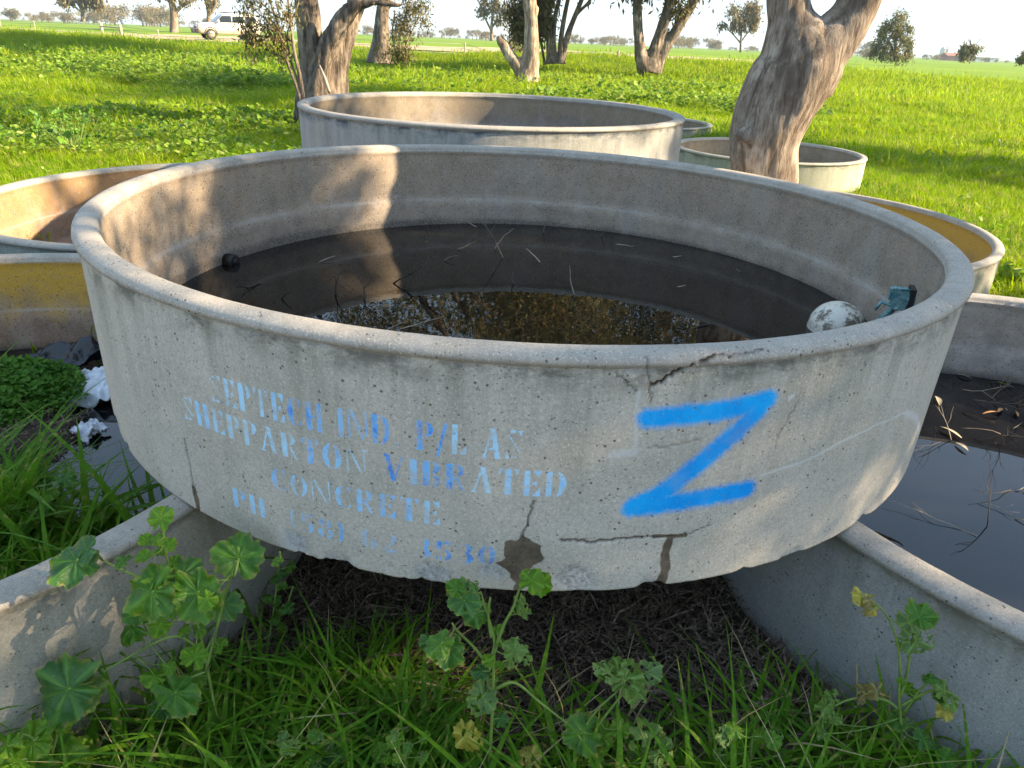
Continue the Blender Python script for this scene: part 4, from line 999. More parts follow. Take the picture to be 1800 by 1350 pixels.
# sapling with hanging foliage, in front of the car
Ys = 12.0; pA, wA = pxpath([(538, 215, 9), (528, 140, 7), (518, 95, 6), (512, 50, 5), (506, 0, 4), (500, -60, 3)], Ys)
pB, wB = pxpath([(536, 200, 6), (520, 150, 5), (500, 95, 5), (488, 40, 4), (474, 0, 3), (462, -50, 2)], Ys+.2)
pC, wC = pxpath([(532, 160, 4), (512, 110, 4), (505, 60, 3), (520, 20, 2), (530, -20, 2)], Ys)
def bl(px, py, Y, rx, rz, sh): p = at_y(px, py, Y); return (tuple(p), (rx, rx*.8, rz), sh)
tree('gum_sapling', 'slender gum sapling with thin hanging foliage in front of the white car', 'tree', (at_y(538, 215, Ys).x, Ys, 0), [(pA, wA), (pB, wB), (pC, wC)], M['bark_grey'],
     crown=([bl(470, 60, Ys, .38, .26, 1.1), bl(448, 25, Ys, .24, .18, .5), bl(490, 15, Ys, .35, .3, 1.1), bl(452, 90, Ys, .18, .12, .3), bl(500, 75, Ys, .22, .3, .5), bl(480, -40, Ys, .5, .35, 1), bl(440, -25, Ys, .25, .2, .4), bl(436, 44, Ys, .13, .18, .4), bl(446, 68, Ys, .15, .12, .35)], 2300, .085, .012), crownmat=M['gum'], seed=6,
     br=[(at_y(515, 75, Ys), (-1, 0, .5), .7, .015), (at_y(508, 40, Ys), (-1, .2, .3), .8, .014), (at_y(500, 60, Ys), (-1, 0, .1), .55, .01)])

# T3
Y3 = 42.0; g3 = float(gz(-7, Y3)); pA, wA = pxpath([(668, 112, 56), (668, 98, 42), (670, 70, 31), (671, 40, 26), (673, 10, 24), (674, -20, 24), (672, -80, 22), (660, -180, 16)], Y3)
pB, wB = pxpath([(673, 12, 20), (684, 6, 11), (697, 9, 9), (712, 8, 5)], Y3)
tree('gum_tree', 'dark straight gum trunk with a flared foot left of a small bush', 'tree', (at_y(668, 112, Y3).x, Y3, g3), [(pA, wA), (pB, wB)], M['bark_grey'], vox=.09, amp=.05, nsc=.25,
     crown=([((-9, 42, 11), (4.5, 4, 2.6), 1), ((-5, 42, 12.5), (4.5, 4, 2.8), 1), ((-7, 43, 16), (4.5, 4, 2.8), 1)], 9000, .34, .055), seed=7, br=[(pA[-1], (-.5, 0, 1), 6, .3), (pA[-6], (1, 0, 1), 5, .2)])
Yb = 40.0; gbu = float(gz(-5.8, Yb))
tree('gum_sapling', 'small thin leaved bush growing right of the dark straight trunk', 'tree', (at_y(700, 105, Yb).x, Yb, gbu), [pxpath([(700, 110, 5), (702, 70, 4), (712, 30, 3), (720, -5, 2)], Yb), pxpath([(699, 108, 4), (690, 60, 3), (694, 20, 2)], Yb), pxpath([(705, 100, 3), (722, 60, 2), (735, 30, 2)], Yb)], M['bark_grey'],
     crown=([bl(705, 60, Yb, .85, .9, 1), bl(718, 30, Yb, 1.1, .8, 1), bl(738, 10, Yb, .9, .6, .7), bl(690, 90, Yb, .9, .45, .6), bl(712, 95, Yb, .8, .4, .5), bl(700, -15, Yb, 1.2, .6, .6)], 3200, .2, .028), crownmat=M['gum'], seed=8)

# T4 broken forked trunk
Y4 = 34.0; g4 = float(gz(.8, Y4))
pA, wA = pxpath([(928, 146, 46), (928, 130, 40), (932, 108, 34), (934, 80, 28), (934, 50, 25), (932, 20, 24), (930, -15, 26), (926, -90, 24), (915, -200, 18)], Y4)
pB, wB = pxpath([(924, 135, 36), (912, 118, 24), (898, 100, 21), (888, 84, 20), (879, 70, 16), (875, 63, 10)], Y4-.1)
pK, wK = pxpath([(936, 22, 16), (944, 18, 14), (947, 18, 8)], Y4)
tree('gum_tree', 'pale gum trunk with a snapped off stub leaning out to its left', 'tree', (at_y(928, 146, Y4).x, Y4, g4), [(pA, wA), (pB, wB), (pK, wK)], M['bark_pale'], vox=.06, amp=.035, nsc=.35,
     crown=([((1, 34, 11), (4, 3.5, 2.4), 1), ((-2, 35, 9.5), (3.0, 3, 1.8), .7), ((3.5, 35, 9), (3.0, 3, 1.7), .7), ((1, 35, 14), (4, 3.5, 2.4), 1)], 16000, .36, .06), seed=9, br=[(pA[-1], (.3, 0, 1), 5, .25), (pA[-5], (-1, 0, 1), 4, .15)])

# T5 many stemmed tree
Y5 = 46.0; g5 = float(gz(2.8, Y5)); st = [[(968, 112, 17), (966, 70, 12), (962, 30, 11), (960, -10, 10), (955, -90, 8)], [(975, 112, 14), (973, 70, 8), (976, 30, 8), (985, -10, 7), (1000, -80, 6)], [(984, 112, 12), (986, 70, 9), (992, 30, 8), (1000, -8, 7), (1016, -80, 6)],
     [(988, 112, 13), (995, 70, 10), (1008, 35, 9), (1024, -5, 8), (1050, -80, 6)], [(986, 105, 10), (1000, 62, 7), (1012, 28, 6), (1036, 2, 5), (1060, -40, 4)], [(958, 114, 5), (952, 80, 4), (946, 40, 4), (940, 0, 3)]]
tree('gum_tree', 'clump of slim gum stems fanning upward beside the pale broken trunk', 'tree', (at_y(978, 112, Y5).x, Y5, g5), [pxpath(q, Y5+.1*i) for i, q in enumerate(st)], M['bark_grey'],
     crown=([bl(925, 20, Y5, 1.0, .9, .7), bl(950, 5, Y5, .8, .8, .4), bl(915, 50, Y5, .6, .6, .35), bl(952, 50, Y5, .6, .6, .2), bl(990, -75, Y5, 3.5, 1.8, 1), bl(1020, -140, Y5, 4.5, 2.4, 1.2), bl(940, -130, Y5, 3.5, 2.2, 1.2), ((3.5, 46, 16), (5.5, 4, 3.6), 2.2)], 24000, .32, .05), seed=10)

# T6 three stems
Y6 = 45.0; g6 = float(gz(8, Y6)); st = [[(1136, 128, 32), (1127, 100, 24), (1122, 60, 18), (1120, 20, 17), (1120, -15, 16), (1115, -90, 13)], [(1140, 128, 34), (1148, 95, 22), (1160, 60, 20), (1170, 30, 20), (1180, -5, 19), (1192, -80, 14)],
     [(1146, 126, 36), (1160, 100, 24), (1178, 70, 20), (1196, 40, 20), (1215, 10, 18), (1232, -20, 16), (1270, -90, 12)]]
tree('gum_tree', 'gum with three thick stems spreading from one foot, right of centre field', 'tree', (at_y(1140, 128, Y6).x, Y6, g6), [pxpath(q, Y6+.15*i) for i, q in enumerate(st)], M['bark_grey'], vox=.085, amp=.045, nsc=.3,
     crown=([bl(1105, -60, Y6, 2.6, 1.3, .8), bl(1200, -75, Y6, 3.2, 1.5, 1), bl(1150, -130, Y6, 4.5, 2.4, 1.3), bl(1250, -150, Y6, 4, 2.2, 1), ((9.5, 45, 17), (5.5, 4, 3.6), 2.2), bl(1190, 15, Y6, .4, .3, .06)], 26000, .36, .06), seed=11)

# T7 and friends on the field
def far_tree(name, label, px, py, Y, stems, blobs, n, L, wd, seed, mat='bark_far', cm='gum_far', group=None, cat='tree'):
    b0 = at_y(px, py, Y); g_ = float(gz(b0.x, Y)); return tree(name, label, cat, (b0.x, Y, g_-.1), [pxpath(q, Y) for q in stems], M[mat], crown=([bl(a, b_, Y, rx*Y/F_PX, rz*Y/F_PX, s_) for a, b_, rx, rz, s_ in blobs], int(n*1.1), L*.7, wd*.7, 90), br=[(p_, (q_*.9, .3*q_, .8), .16*Y*18/F_PX*4, .0008*Y) for st_ in stems for p_, q_ in ((at_y(st_[-1][0], st_[-1][1], Y), -1), (at_y(st_[-1][0], st_[-1][1], Y), 1), (at_y(st_[-2][0], st_[-2][1], Y), -.8))], crownmat=M[cm], seed=seed, group=group)
far_tree('gum_tree', 'field gum with an orange brown trunk just left of the white car', 305, 56, 112, [[(306, 60, 16), (306, 40, 13), (305, 20, 12), (302, 5, 11), (295, -25, 8)], [(306, 24, 8), (318, 12, 6), (332, 4, 5), (345, -4, 4), (360, -25, 3)], [(304, 10, 7), (292, -4, 5), (278, -18, 4)]],
         [(300, -35, 60, 22, 1), (345, -25, 30, 14, .4), (262, -28, 30, 15, .4), (325, 1, 8, 4, .05)], 2600, .8, .14, 21)
far_tree('gum_tree', 'slim forked field tree rising directly behind the white car', 364, 36, 150, [[(366, 42, 8), (367, 25, 7), (364, 8, 6), (360, -10, 5)], [(366, 28, 6), (374, 18, 5), (379, 5, 5), (380, -12, 4)]], [(372, 5, 10, 9, .5), (360, -15, 22, 10, 1)], 900, .9, .16, 22)
far_tree('gum_tree', 'spreading field gum with an ochre crown near the top left corner', 145, 34, 190, [[(146, 38, 8), (145, 24, 6), (138, 8, 4), (122, -4, 3)], [(145, 24, 5), (152, 8, 4), (162, -2, 3)], [(145, 28, 4), (143, 5, 3), (146, -10, 3)], [(144, 22, 3), (130, 12, 2), (112, 6, 2)]],
         [(120, -2, 20, 6, .7), (160, 1, 14, 8, .8), (140, -14, 30, 9, 1), (168, 8, 6, 4, .2)], 2200, 1.3, .26, 23)
far_tree('gum_tree', 'airy pale field tree standing left of the snapped gum trunk', 865, 68, 175, [[(864, 72, 7), (864, 50, 5), (866, 25, 4), (872, 5, 3)], [(864, 55, 4), (852, 30, 3), (846, 12, 2)], [(865, 48, 4), (880, 28, 3), (890, 10, 2)]],
         [(868, 8, 22, 14, 1), (850, 14, 12, 12, .5), (888, 20, 14, 13, .6), (880, 34, 12, 8, .3), (862, -8, 16, 8, .4)], 1500, 1.1, .2, 24)
far_tree('gum_tree', 'round crowned field tree standing alone left of the leaning trunk', 1301, 90, 165, [[(1302, 92, 5), (1302, 78, 4), (1303, 60, 3), (1306, 40, 2)], [(1302, 76, 3), (1290, 62, 2), (1280, 52, 2)], [(1302, 74, 3), (1314, 58, 2), (1322, 48, 2)]],
         [(1306, 22, 26, 14, 1.2), (1290, 40, 14, 9, .5), (1328, 36, 13, 12, .7), (1272, 46, 8, 4, .2), (1312, 48, 16, 7, .4), (1318, 12, 16, 8, .4)], 2600, .95, .19, 25)
far_tree('gum_tree', 'bushy tree with foliage to the ground, right of the leaning trunk', 1573, 104, 118, [[(1574, 108, 6), (1574, 80, 5), (1576, 50, 3)], [(1574, 96, 4), (1560, 70, 3)], [(1574, 92, 4), (1590, 66, 3)]],
         [(1572, 42, 20, 16, 1), (1556, 66, 19, 18, 1), (1588, 66, 15, 20, 1), (1572, 88, 28, 14, 1), (1545, 94, 12, 10, .4), (1596, 90, 10, 12, .3)], 6500, .5, .11, 26, cm='gum_bush')
far_tree('gum_shrub', 'low dark shrub on the right horizon between tree and frame edge', 1704, 104, 125, [[(1702, 108, 4), (1703, 95, 3), (1708, 82, 2)]], [(1708, 84, 13, 9, 1), (1697, 95, 14, 8, 1), (1716, 92, 12, 9, .6), (1690, 102, 10, 5, .4)], 2200, .5, .12, 27, cm='gum_bush', cat='shrub')
far_tree('gum_shrub', 'dark shrub cut off by the right edge of the field', 1802, 108, 90, [[(1802, 112, 4), (1802, 100, 3)]], [(1804, 104, 10, 8, 1)], 700, .4, .1, 28, cm='gum_bush', cat='shrub')
far_tree('gum_shrub', 'sparse ochre shrub between the pale broken trunk and the snapped stub', 905, 96, 60, [[(905, 100, 3), (904, 80, 2), (900, 65, 2)]], [(904, 76, 10, 14, 1), (912, 88, 8, 9, .5)], 600, .3, .05, 29, cat='shrub')

# gums outside the frame on the right; they cast the shade the photograph shows
def shade_tree(x, y, h, blobs, label, seed, n=7000, L=.16):
    z0 = float(gz(x, y)); P_ = spline([Vector((x, y, z0-.1)), Vector((x+.1, y, z0+h*.3)), Vector((x-.15, y+.1, z0+h*.55)), Vector((x, y, z0+h*.8))])
    tree('gum_tree', label, 'tree', (x, y, z0), [(P_, interp([.34, .26, .2, .12]))], M['bark_grey'], crown=([((x+dx, y+dy, z0+z_), r_, s_) for dx, dy, z_, r_, s_ in blobs], n, L, L*.16), seed=seed,
         br=[(P_[10], (-.7, .2, .7), h*.35, .1), (P_[12], (.7, .3, .8), h*.35, .1), (P_[-1], (-.3, -.5, .8), h*.25, .07), (P_[8], (.1, -.8, .7), h*.3, .09)])
shade_tree(9.0, 1.5, 6.6, [(0, .1, 4.55, (1.6, 1.25, .8), 1), (-1.0, -.9, 3.9, (1.0, .4, .4), .12), (1.0, .3, 5.4, (1.4, 1.2, .6), .6), (-.1, 1.38, 5.45, (1.0, .38, .36), .4)], 'spreading gum right of the troughs outside the picture, nearest of its row', 31, 9000)
shade_tree(12.0, 5.2, 8.5, [(0, .1, 6.4, (1.7, .9, .75), 1), (1.0, .3, 7.3, (1.2, .8, .5), .5)], 'airy gum right of the leaning trunk outside the picture, between nearest and second', 35, 5000)
shade_tree(17.5, 11.4, 9, [(0, 0, 4.6, (3.2, 2.2, .9), 1), (.5, .4, 6.2, (2.4, 1.6, 1.0), .6)], 'second gum in the row right of the troughs outside the picture', 32, 9000)
shade_tree(22.5, 15, 17, [(-2.0, 2.6, 12.2, (3.4, 2.0, 1.3), .7), (1.0, -5.2, 11.0, (3.4, 1.9, 1.4), .9), (1.0, 5.8, 14.2, (3.6, 2.6, 1.6), 1)], 'tall third gum in the row right of the troughs outside the picture', 33, 20000, .24)

# ------------------------------------------------------------------ far tree line
def far_crown(seed, h, wdt):
    rg = random.Random(seed); bl_ = [((rg.uniform(-.5, .5)*wdt, rg.uniform(-.5, .5)*wdt, h*rg.uniform(.22, .9)), (wdt*rg.uniform(.25, .5), wdt*.35, h*rg.uniform(.08, .2)), 1) for _ in range(9)]
    return crown_mesh('crown', bl_, 900, 1.1, .26, .2, seed, 60)
FT = []
for k in range(7):
    e = empty('gum_tree', (0, 0, 0)); rg = random.Random(200+k); h = 11
    b = MB(); b.tube([(0, 0, -.5), (.1, 0, h*.3), (-.2, 0, h*.6)], [.35, .28, .15], 6); b.tube([(.1, 0, h*.28), (1.5, .3, h*.6)], [.2, .08], 5); b.tube([(.1, 0, h*.3), (-1.4, -.2, h*.62)], [.2, .08], 5); b.obj('trunk', M['bark_far'], e)
    link('crown', far_crown(k, h, 9 + 2*(k % 3)), M['gum_far'], e); FT.append(e)
rg = random.Random(77); used = set()
def far(px, hpx, Y, grp, lab):
    k = rg.randrange(len(FT)); o = FT[k] if k not in used else copy_tree(FT[k]); used.add(k)
    p = at_y(px, 68 + (px-900)*math.tan(ROLL), Y); z = float(gz(p.x, Y)); s = hpx*Y*_c/F_PX/10.2
    o.location = (p.x, Y, z); o.scale = (s*rg.uniform(.9, 1.25), s, s); o.rotation_euler[2] = rg.uniform(0, 6.28); tag(o, lab, 'tree', grp)
LL = ('hazy grey tree in the tall tree line behind the left field', 'trees in the tall line behind the left field'); RL = ('small hazy tree in the low tree line along the far horizon', 'trees in the low line along the far horizon')
for x0, x1, h0, h1, n_ in ((0, 22, 14, 20, 4), (22, 90, 8, 17, 8), (96, 128, 12, 24, 5), (150, 185, 10, 22, 5), (185, 285, 22, 33, 15), (285, 425, 8, 17, 16), (425, 540, 8, 15, 10)):
    for _ in range(n_): far(rg.uniform(x0, x1), rg.uniform(h0, h1), rg.uniform(380, 470), LL[1], LL[0])
for x0, x1, h0, h1, n_ in ((600, 700, 8, 16, 12), (715, 765, 6, 12, 6), (775, 806, 14, 20, 4), (818, 862, 12, 17, 6), (880, 1000, 5, 12, 12), (1000, 1110, 8, 16, 16), (1180, 1262, 10, 22, 15), (1262, 1330, 5, 9, 9), (1505, 1530, 8, 24, 5), (1590, 1680, 4, 9, 13), (1720, 1800, 4, 8, 12)):
    for _ in range(n_): far(rg.uniform(x0, x1), rg.uniform(h0, h1), rg.uniform(420, 620), RL[1], RL[0])
for px, hp in ((1530, 18), (1525, 12)): far(px, hp, 230, 'scrubby trees at the foot of the bushy tree', 'scrubby small tree beside the bushy tree right of the leaning trunk')

# far sheds
def shed(px, Y, L, Wd, H, mat, label):
    p = at_y(px, 68+(px-900)*math.tan(ROLL), Y); z = float(gz(p.x, Y)); e = empty('farm_shed', (p.x, Y, z), 0, label, 'shed', None)
    b = MB(); b.box(-L/2, -Wd/2, -.3, L/2, Wd/2, H); b.obj('wall', mat[0], e, False)
    b = MB(); V = [(-L/2-.3, -Wd/2-.3, H), (L/2+.3, -Wd/2-.3, H), (L/2+.3, Wd/2+.3, H), (-L/2-.3, Wd/2+.3, H), (-L/2-.3, 0, H+1.8), (L/2+.3, 0, H+1.8)]
    b.add(V, [(0, 1, 5, 4), (2, 3, 4, 5)], [(0, 4, 3), (1, 2, 5)]); b.obj('roof', mat[1], e, False)
    b = MB(); b.box(-L*.12, -Wd/2-.05, 0, L*.12, -Wd/2+.02, H*.75); b.obj('door', plain('shed_door_grey', (.12, .12, .12)), e, False)
mw_ = plain('cream_sheeting', (.62, .60, .55)); mr_ = plain('rusty_roof', (.30, .13, .08)); mg_ = plain('grey_roof', (.5, .52, .55))
shed(1676, 520, 13, 9, 3, (mr_, mr_), 'low rusty brown farm shed on the right horizon'); shed(1730, 560, 16, 9, 3, (mw_, mg_), 'pale farm shed far off near the right edge of the horizon')
for q, px in enumerate((1655, 1661)):
    p = at_y(px, 68+(px-900)*math.tan(ROLL), 540); e = empty('grain_silo', (p.x, 540, float(gz(p.x, 540))), 0, ('left' if q == 0 else 'right') + ' one of two pale grain silos on the right horizon', 'silo', 'pale silos on the right horizon')
    b = MB(); b.tube([(0, 0, 0), (0, 0, 7)], 1.9, 16); b.obj('wall', mw_, e, False); b = MB(); b.tube([(0, 0, 7.02), (0, 0, 8.6)], [2.0, .15], 16); b.obj('roof', mg_, e, False)

# ------------------------------------------------------------------ fence
mpost = plain('weathered_post', (.36, .31, .24), .9, .1, var=.3, scale=12); mwire = plain('fence_wire', (.22, .22, .22), .5, .4, .5)
fe = empty('wire_fence', (-30, 56, 0), 0, 'old wire fence of timber posts running along the dirt track', 'fence')
def fpost(px, py, hpx, wpx, Y, nm='post'):
    p = at_y(px, py, Y); g_ = float(gz(p.x, Y)); dep = Y*_c + (CAM_Z-g_)*_s; h = hpx*dep/F_PX; r_ = wpx*dep/F_PX/2
    b = MB(); q0 = Vector((p.x, Y, max(p.z-.5, g_-.2))); q1 = Vector((p.x + .03, Y, p.z + h)); o_ = Vector((-30, 56, 0)); b.tube([q0-o_, (q0+q1)/2-o_, q1-o_], [r_*1.1, r_, r_*.95], 8); b.obj(nm, mpost, fe); return q1
P1_ = fpost(179, 55, 13, 5, 57); P2_ = fpost(213, 60, 15, 5.5, 54)
b = MB(); o_ = Vector((-30, 56, 0)); b.tube([P1_-Vector((0, 0, .22))-o_, P2_-Vector((0, 0, .20))-o_], .045, 6); b.obj('rail', mpost, fe)
pp = [P1_]
for px, py in ((60, 44), (0, 42)): pp.append(fpost(px, py, 7, 2, 60))
q = P2_; rt_ = [P2_]
for px, py, hp, wp in ((278, 62, 9, 2), (817, 90, 14, 2.4), (863, 106, 16, 2.4), (1085, 110, 19, 4.2), (1108, 106, 9, 2)): rt_.append(fpost(px, py, hp, wp, 52))
for run in (pp, rt_[:2] + rt_[2:]):
    for dz in (.1, .38, .66):
        for a_, b__ in zip(run[:-1], run[1:]):
            if (a_-b__).length > 40: continue
            b = MB(); b.tube([a_-Vector((0, 0, dz))-o_, b__-Vector((0, 0, dz))-o_], .012, 4); b.obj('wire', mwire, fe)

# ------------------------------------------------------------------ the car
white = plain('dusty_white_paint', (.70, .70, .68), .3, .5, var=.05, scale=2); t = NT('white_paint_tan_below'); P = t.obj(); sep = t.N.new('ShaderNodeSeparateXYZ'); t.L.new(P, sep.inputs[0])
dirt = t.rng(t.math('ADD', sep.outputs[2], t.math('MULTIPLY', t.noise(P, 3, 5), .5)), .85, 1.35, .85, .05); M['carpaint'] = t.fin(t.mix(dirt, (.72, .72, .70), (.42, .33, .21)), t.rng(dirt, 0, 1, .3, .8), .5)  # tan mixed over the white, stronger towards the bottom, edge broken by noise
M['glass'] = plain('dark_glass', (.02, .025, .03), .06, .9, var=0); M['tyre'] = plain('dusty_tyre', (.06, .05, .04), .9, .1); M['alloy'] = plain('dusty_alloy', (.38, .33, .27), .5, .5, .6); M['blackp'] = plain('black_trim', (.025, .025, .028), .5); M['chrome'] = plain('steel_bar', (.45, .45, .46), .3, .6, .8)
cp = at_y(402, 68, 62.0); cz = float(gz(cp.x, 62)) + .05
car = empty('parked_car', (cp.x, 62, cz), R(33), 'white four wheel drive, tan lower down, with bull bar parked on the dirt track', 'car')
stn = [(-2.40, .50, .92, .92, .80), (-2.30, .42, 1.02, 1.02, .92), (-1.9, .40, 1.12, 1.12, .95), (-1.15, .40, 1.19, 1.20, .96), (-1.02, .40, 1.20, 1.24, .96), (-.35, .40, 1.20, 1.84, .96), (.3, .40, 1.20, 1.89, .97), (1.3, .40, 1.21, 1.88, .97), (2.10, .42, 1.21, 1.80, .95), (2.36, .46, 1.18, 1.28, .93), (2.42, .52, 1.05, 1.08, .85)]
b = MB(); V = []; K = 10
for x_, zl, zb, zt, hw in stn:
    gh = (zt-zb) > .1; tw = hw-.20*min(1, (zt-zb)/.6); c_ = [(hw*.9, zl), (hw, zl+.12), (hw+.01, (zl+zb)/2), (hw-.01, zb-.04), (hw-.04, zb), (hw-.05 if gh else hw*.9, zb+.02), ((hw+tw)/2-.03 if gh else hw*.8, (zb+zt)/2 + .01), (tw, zt-.05 if gh else zt+.0), (tw-.12, zt+.02), (0, zt+.05)]
    V += [(x_, y_, z_) for y_, z_ in c_]
nst = len(stn); q = [(i*K+k, (i+1)*K+k, (i+1)*K+k+1, i*K+k+1) for i in range(nst-1) for k in range(K-1)]
b.add(V, q); b.add([(x_, -y_, z_) for x_, y_, z_ in V], [tuple(reversed(f)) for f in q])
for i0 in (0, nst-1):
    ring = [V[i0*K+k] for k in range(K)]; c0 = (ring[0][0], 0, .8); b.add([c0] + ring + [(x_, -y_, z_) for x_, y_, z_ in ring], None, [(0, 1+k, 2+k) for k in range(K-1)] + [(0, 2+K+k, 1+K+k) for k in range(K-1)] + [(0, 1, 1+K)])
b.add([(x_, s*.85, .45) for x_ in (-2.3, 2.35) for s in (-1, 1)], [(0, 1, 3, 2)]); b.obj('body', M['carpaint'], car)
def quad(name, pts, mat, par=car, mirror=True):
    for s in ((1, -1) if mirror else (1,)):
        b = MB(); p_ = [(x_, y_*s, z_) for x_, y_, z_ in pts]; b.add(p_, [tuple(range(4))]); o = b.obj(name, mat, par, False); sm = o.modifiers.new('th', 'SOLIDIFY'); sm.thickness = .02; sm.offset = 0
for xa, xb in ((-.55, .18), (.26, 1.12), (1.22, 2.0)): quad('side_window', [(xa - (.28 if xa < -.5 else 0), .945, 1.27), (xb, .955, 1.27), (xb - (.05 if xb > 1.9 else 0), .845, 1.72), (xa + .05, .845, 1.70)], M['glass'])
quad('windscreen', [(-1.04, .82, 1.31), (-1.04, -.82, 1.31), (-.42, -.70, 1.79), (-.42, .70, 1.79)], M['glass'], mirror=False); quad('rear_window', [(2.36, .75, 1.32), (2.36, -.75, 1.32), (2.14, -.68, 1.76), (2.14, .68, 1.76)], M['glass'], mirror=False)
for x_ in (-1.45, 1.42):
    for s in (-1, 1):
        b = MB(); b.tube([(x_, s*.72, .40), (x_, s*.75, .40), (x_, s*.95, .40), (x_, s*.985, .40)], [.36, .40, .40, .36], 28); wh_ = b.obj('wheel', M['tyre'], car)
        b = MB(); b.tube([(x_, s*.97, .40), (x_, s*.995, .40)], [.25, .235], 20)
        for k in range(6): A = k*math.pi/3; b.tube([(x_, s*1.0, .40), (x_+.21*math.cos(A), s*.995, .40+.21*math.sin(A))], .022, 5)
        b.obj('rim', M['alloy'], wh_)
        b = MB(); n_ = 16; b.tube([(x_+.45*math.cos(a_), s*.955, .42+.45*math.sin(a_)) for a_ in np.linspace(-.1, math.pi+.1, n_)], .035, 6); b.obj('wheel_arch', M['blackp'], car)
    
for s in (-1, 1):
    b = MB(); b.box(-2.42, s*.62-.17, .82, -2.30, s*.62+.17, .98); b.obj('headlight', plain('headlamp', (.7, .72, .75), .1, .8), car, False)
    b = MB(); b.box(-.86, s*1.06-.11, 1.22, -.76, s*1.06+.11, 1.40); b.obj('mirror', M['carpaint'], car, False)
    b = MB(); b.tube([(-.3, s*.62, 1.95), (1.9, s*.62, 1.93)], .025, 6); b.obj('roof_rail', M['blackp'], car)
    for xa, xb in ((-.95, .20), (.24, 1.16)):
        b = MB(); b.box(xb-.22, s*.985-.012, 1.02, xb-.06, s*.985+.012, 1.06); b.obj('door_handle', M['blackp'], car, False)
        b = MB(); b.box(xb+.005, s*.972-.006, .5, xb+.025, s*.972+.008, 1.2); b.obj('door_gap', M['blackp'], car, False)
b = MB(); b.box(-2.425, -.40, .80, -2.36, .40, 1.0); b.obj('grille', M['blackp'], car, False)
b = MB(); b.box(-2.52, -.92, .45, -2.36, .92, .74); b.obj('bumper', M['blackp'], car, False)
b = MB()
for z_ in (.78, .95, 1.14): b.tube([(-2.40, -.86, z_-.05), (-2.60, -.62, z_), (-2.62, 0, z_), (-2.60, .62, z_), (-2.40, .86, z_-.05)], .035, 8)
for y_ in (-.62, -.3, .3, .62): b.tube([(-2.56, y_, .50), (-2.61, y_, .8), (-2.61, y_, 1.14)], .03, 8)
b.obj('bull_bar', M['chrome'], car)
b = MB(); b.box(-2.545, -.20, .54, -2.53, .20, .66); b.obj('number_plate', plain('plate_blank', (.6, .6, .58)), car, False)

# ------------------------------------------------------------------ mallow plants in the foreground
def leaf_mesh(seed, lobes=7, fold=.3, cup=.25, wave=.10, serr=.05, nr=8, na=60):
    rg = random.Random(seed); ph = rg.uniform(0, 6); V = [(0, 0, 0)]; UV = [(0, 0, 0)]; rad = [0]; ve = [1.0]
    for i in range(1, nr+1):
        f = i/nr
        for k in range(na):
            A = -math.pi + 2*math.pi*k/na          # 0 = tip direction +x, notch at pi
            l = abs(math.cos(A*lobes/2)); o_ = .86 + .14*l**.8 + serr*math.cos(A*lobes*3.0+ph)
            nz_ = abs(abs(A)-math.pi); o_ *= 1 - .55*math.exp(-(nz_/.20)**2)
            o_ *= 1 + .10*math.cos(A) + .09*math.sin(A*2+ph) + .05*math.sin(A*3+ph*3) + .03*math.sin(A*13+ph)
            r_ = f*o_; x_ = r_*math.cos(A); y_ = r_*math.sin(A)
            vein = l**18*(1-.5*f); rid = math.cos(A*lobes)
            z_ = cup*r_*r_*(.6+.4*math.sin(A+ph)) + .045*f*rid + 1.5*wave*f**2*math.sin(A*5+ph*2) + .05*f*f*math.sin(A*9+ph*5) + .03*f*math.sin(A*11+ph) - abs(y_)*0
            z_ -= fold*abs(y_)**1.3*.7*(1 if seed % 2 else -.6); z_ -= .28*max(x_, 0)**2*(1+seed % 3*.5)
            z_ += .11*f*float(fbm(np.array([[x_*3.2+seed*3, y_*3.2, seed*1.3]]), 3)[0]) + .03*math.sin(x_*9+seed)*math.sin(y_*10)
            V.append((x_, y_, z_)); UV.append((x_*.5, y_*.5, seed*1.7)); rad.append(f); ve.append(vein)
    q = []; tr = [(0, 1+k, 1+(k+1) % na) for k in range(na)]
    for i in range(nr-1):
        for k in range(na): a_ = 1+i*na; q.append((a_+k, a_+na+k, a_+na+(k+1) % na, a_+(k+1) % na))
    me = mesh_np('leaf', V, [np.array(q), np.array(tr)]); fattr(me, 'rad', rad); fattr(me, 'vein', ve); vattr(me, 'leafco', UV); return me
LM = {}
def leaf_var(kind, v):
    k = (kind, v)
    if k not in LM:
        me = leaf_mesh(v, lobes=(5, 7, 7, 5, 7, 5)[v % 6], fold=(.1, .5, .25, .7, .35, .9)[v % 6]*(1.8 if kind == 'mallow_dry' else 1), cup=(.2, .35, -.15, .1, .4, .2)[v % 6], wave=.07 + .03*(v % 3) + (.16 if kind == 'mallow_dry' else 0)); me.materials.append(M[kind]); LM[k] = me
    return LM[k]
WALLS = [(BC, 1.598, 0, .561), (DC, 1.545, 0, .561), (MC, 1.53, .56, 1.166)]
def point_at(px, py, Y):
    d = ray(px, py); t_ = Y/d[1]; C0 = np.array([0, 0, CAM_Z])
    for c_, r_, za, zb in WALLS:
        h = wall_hit(px, py, c_, r_)
        if h is not None and za-.03 < h.z < zb+.05: t_ = min(t_, .94*(h.y/d[1]))
    tg = (0.03-CAM_Z)/d[2]
    if d[2] < 0: t_ = min(t_, tg)
    p = C0 + d*t_; return Vector(p), t_*float(np.dot(d, _fw))
rtv, upv, fwv = Vector(_rt), Vector(_up), Vector(_fw)
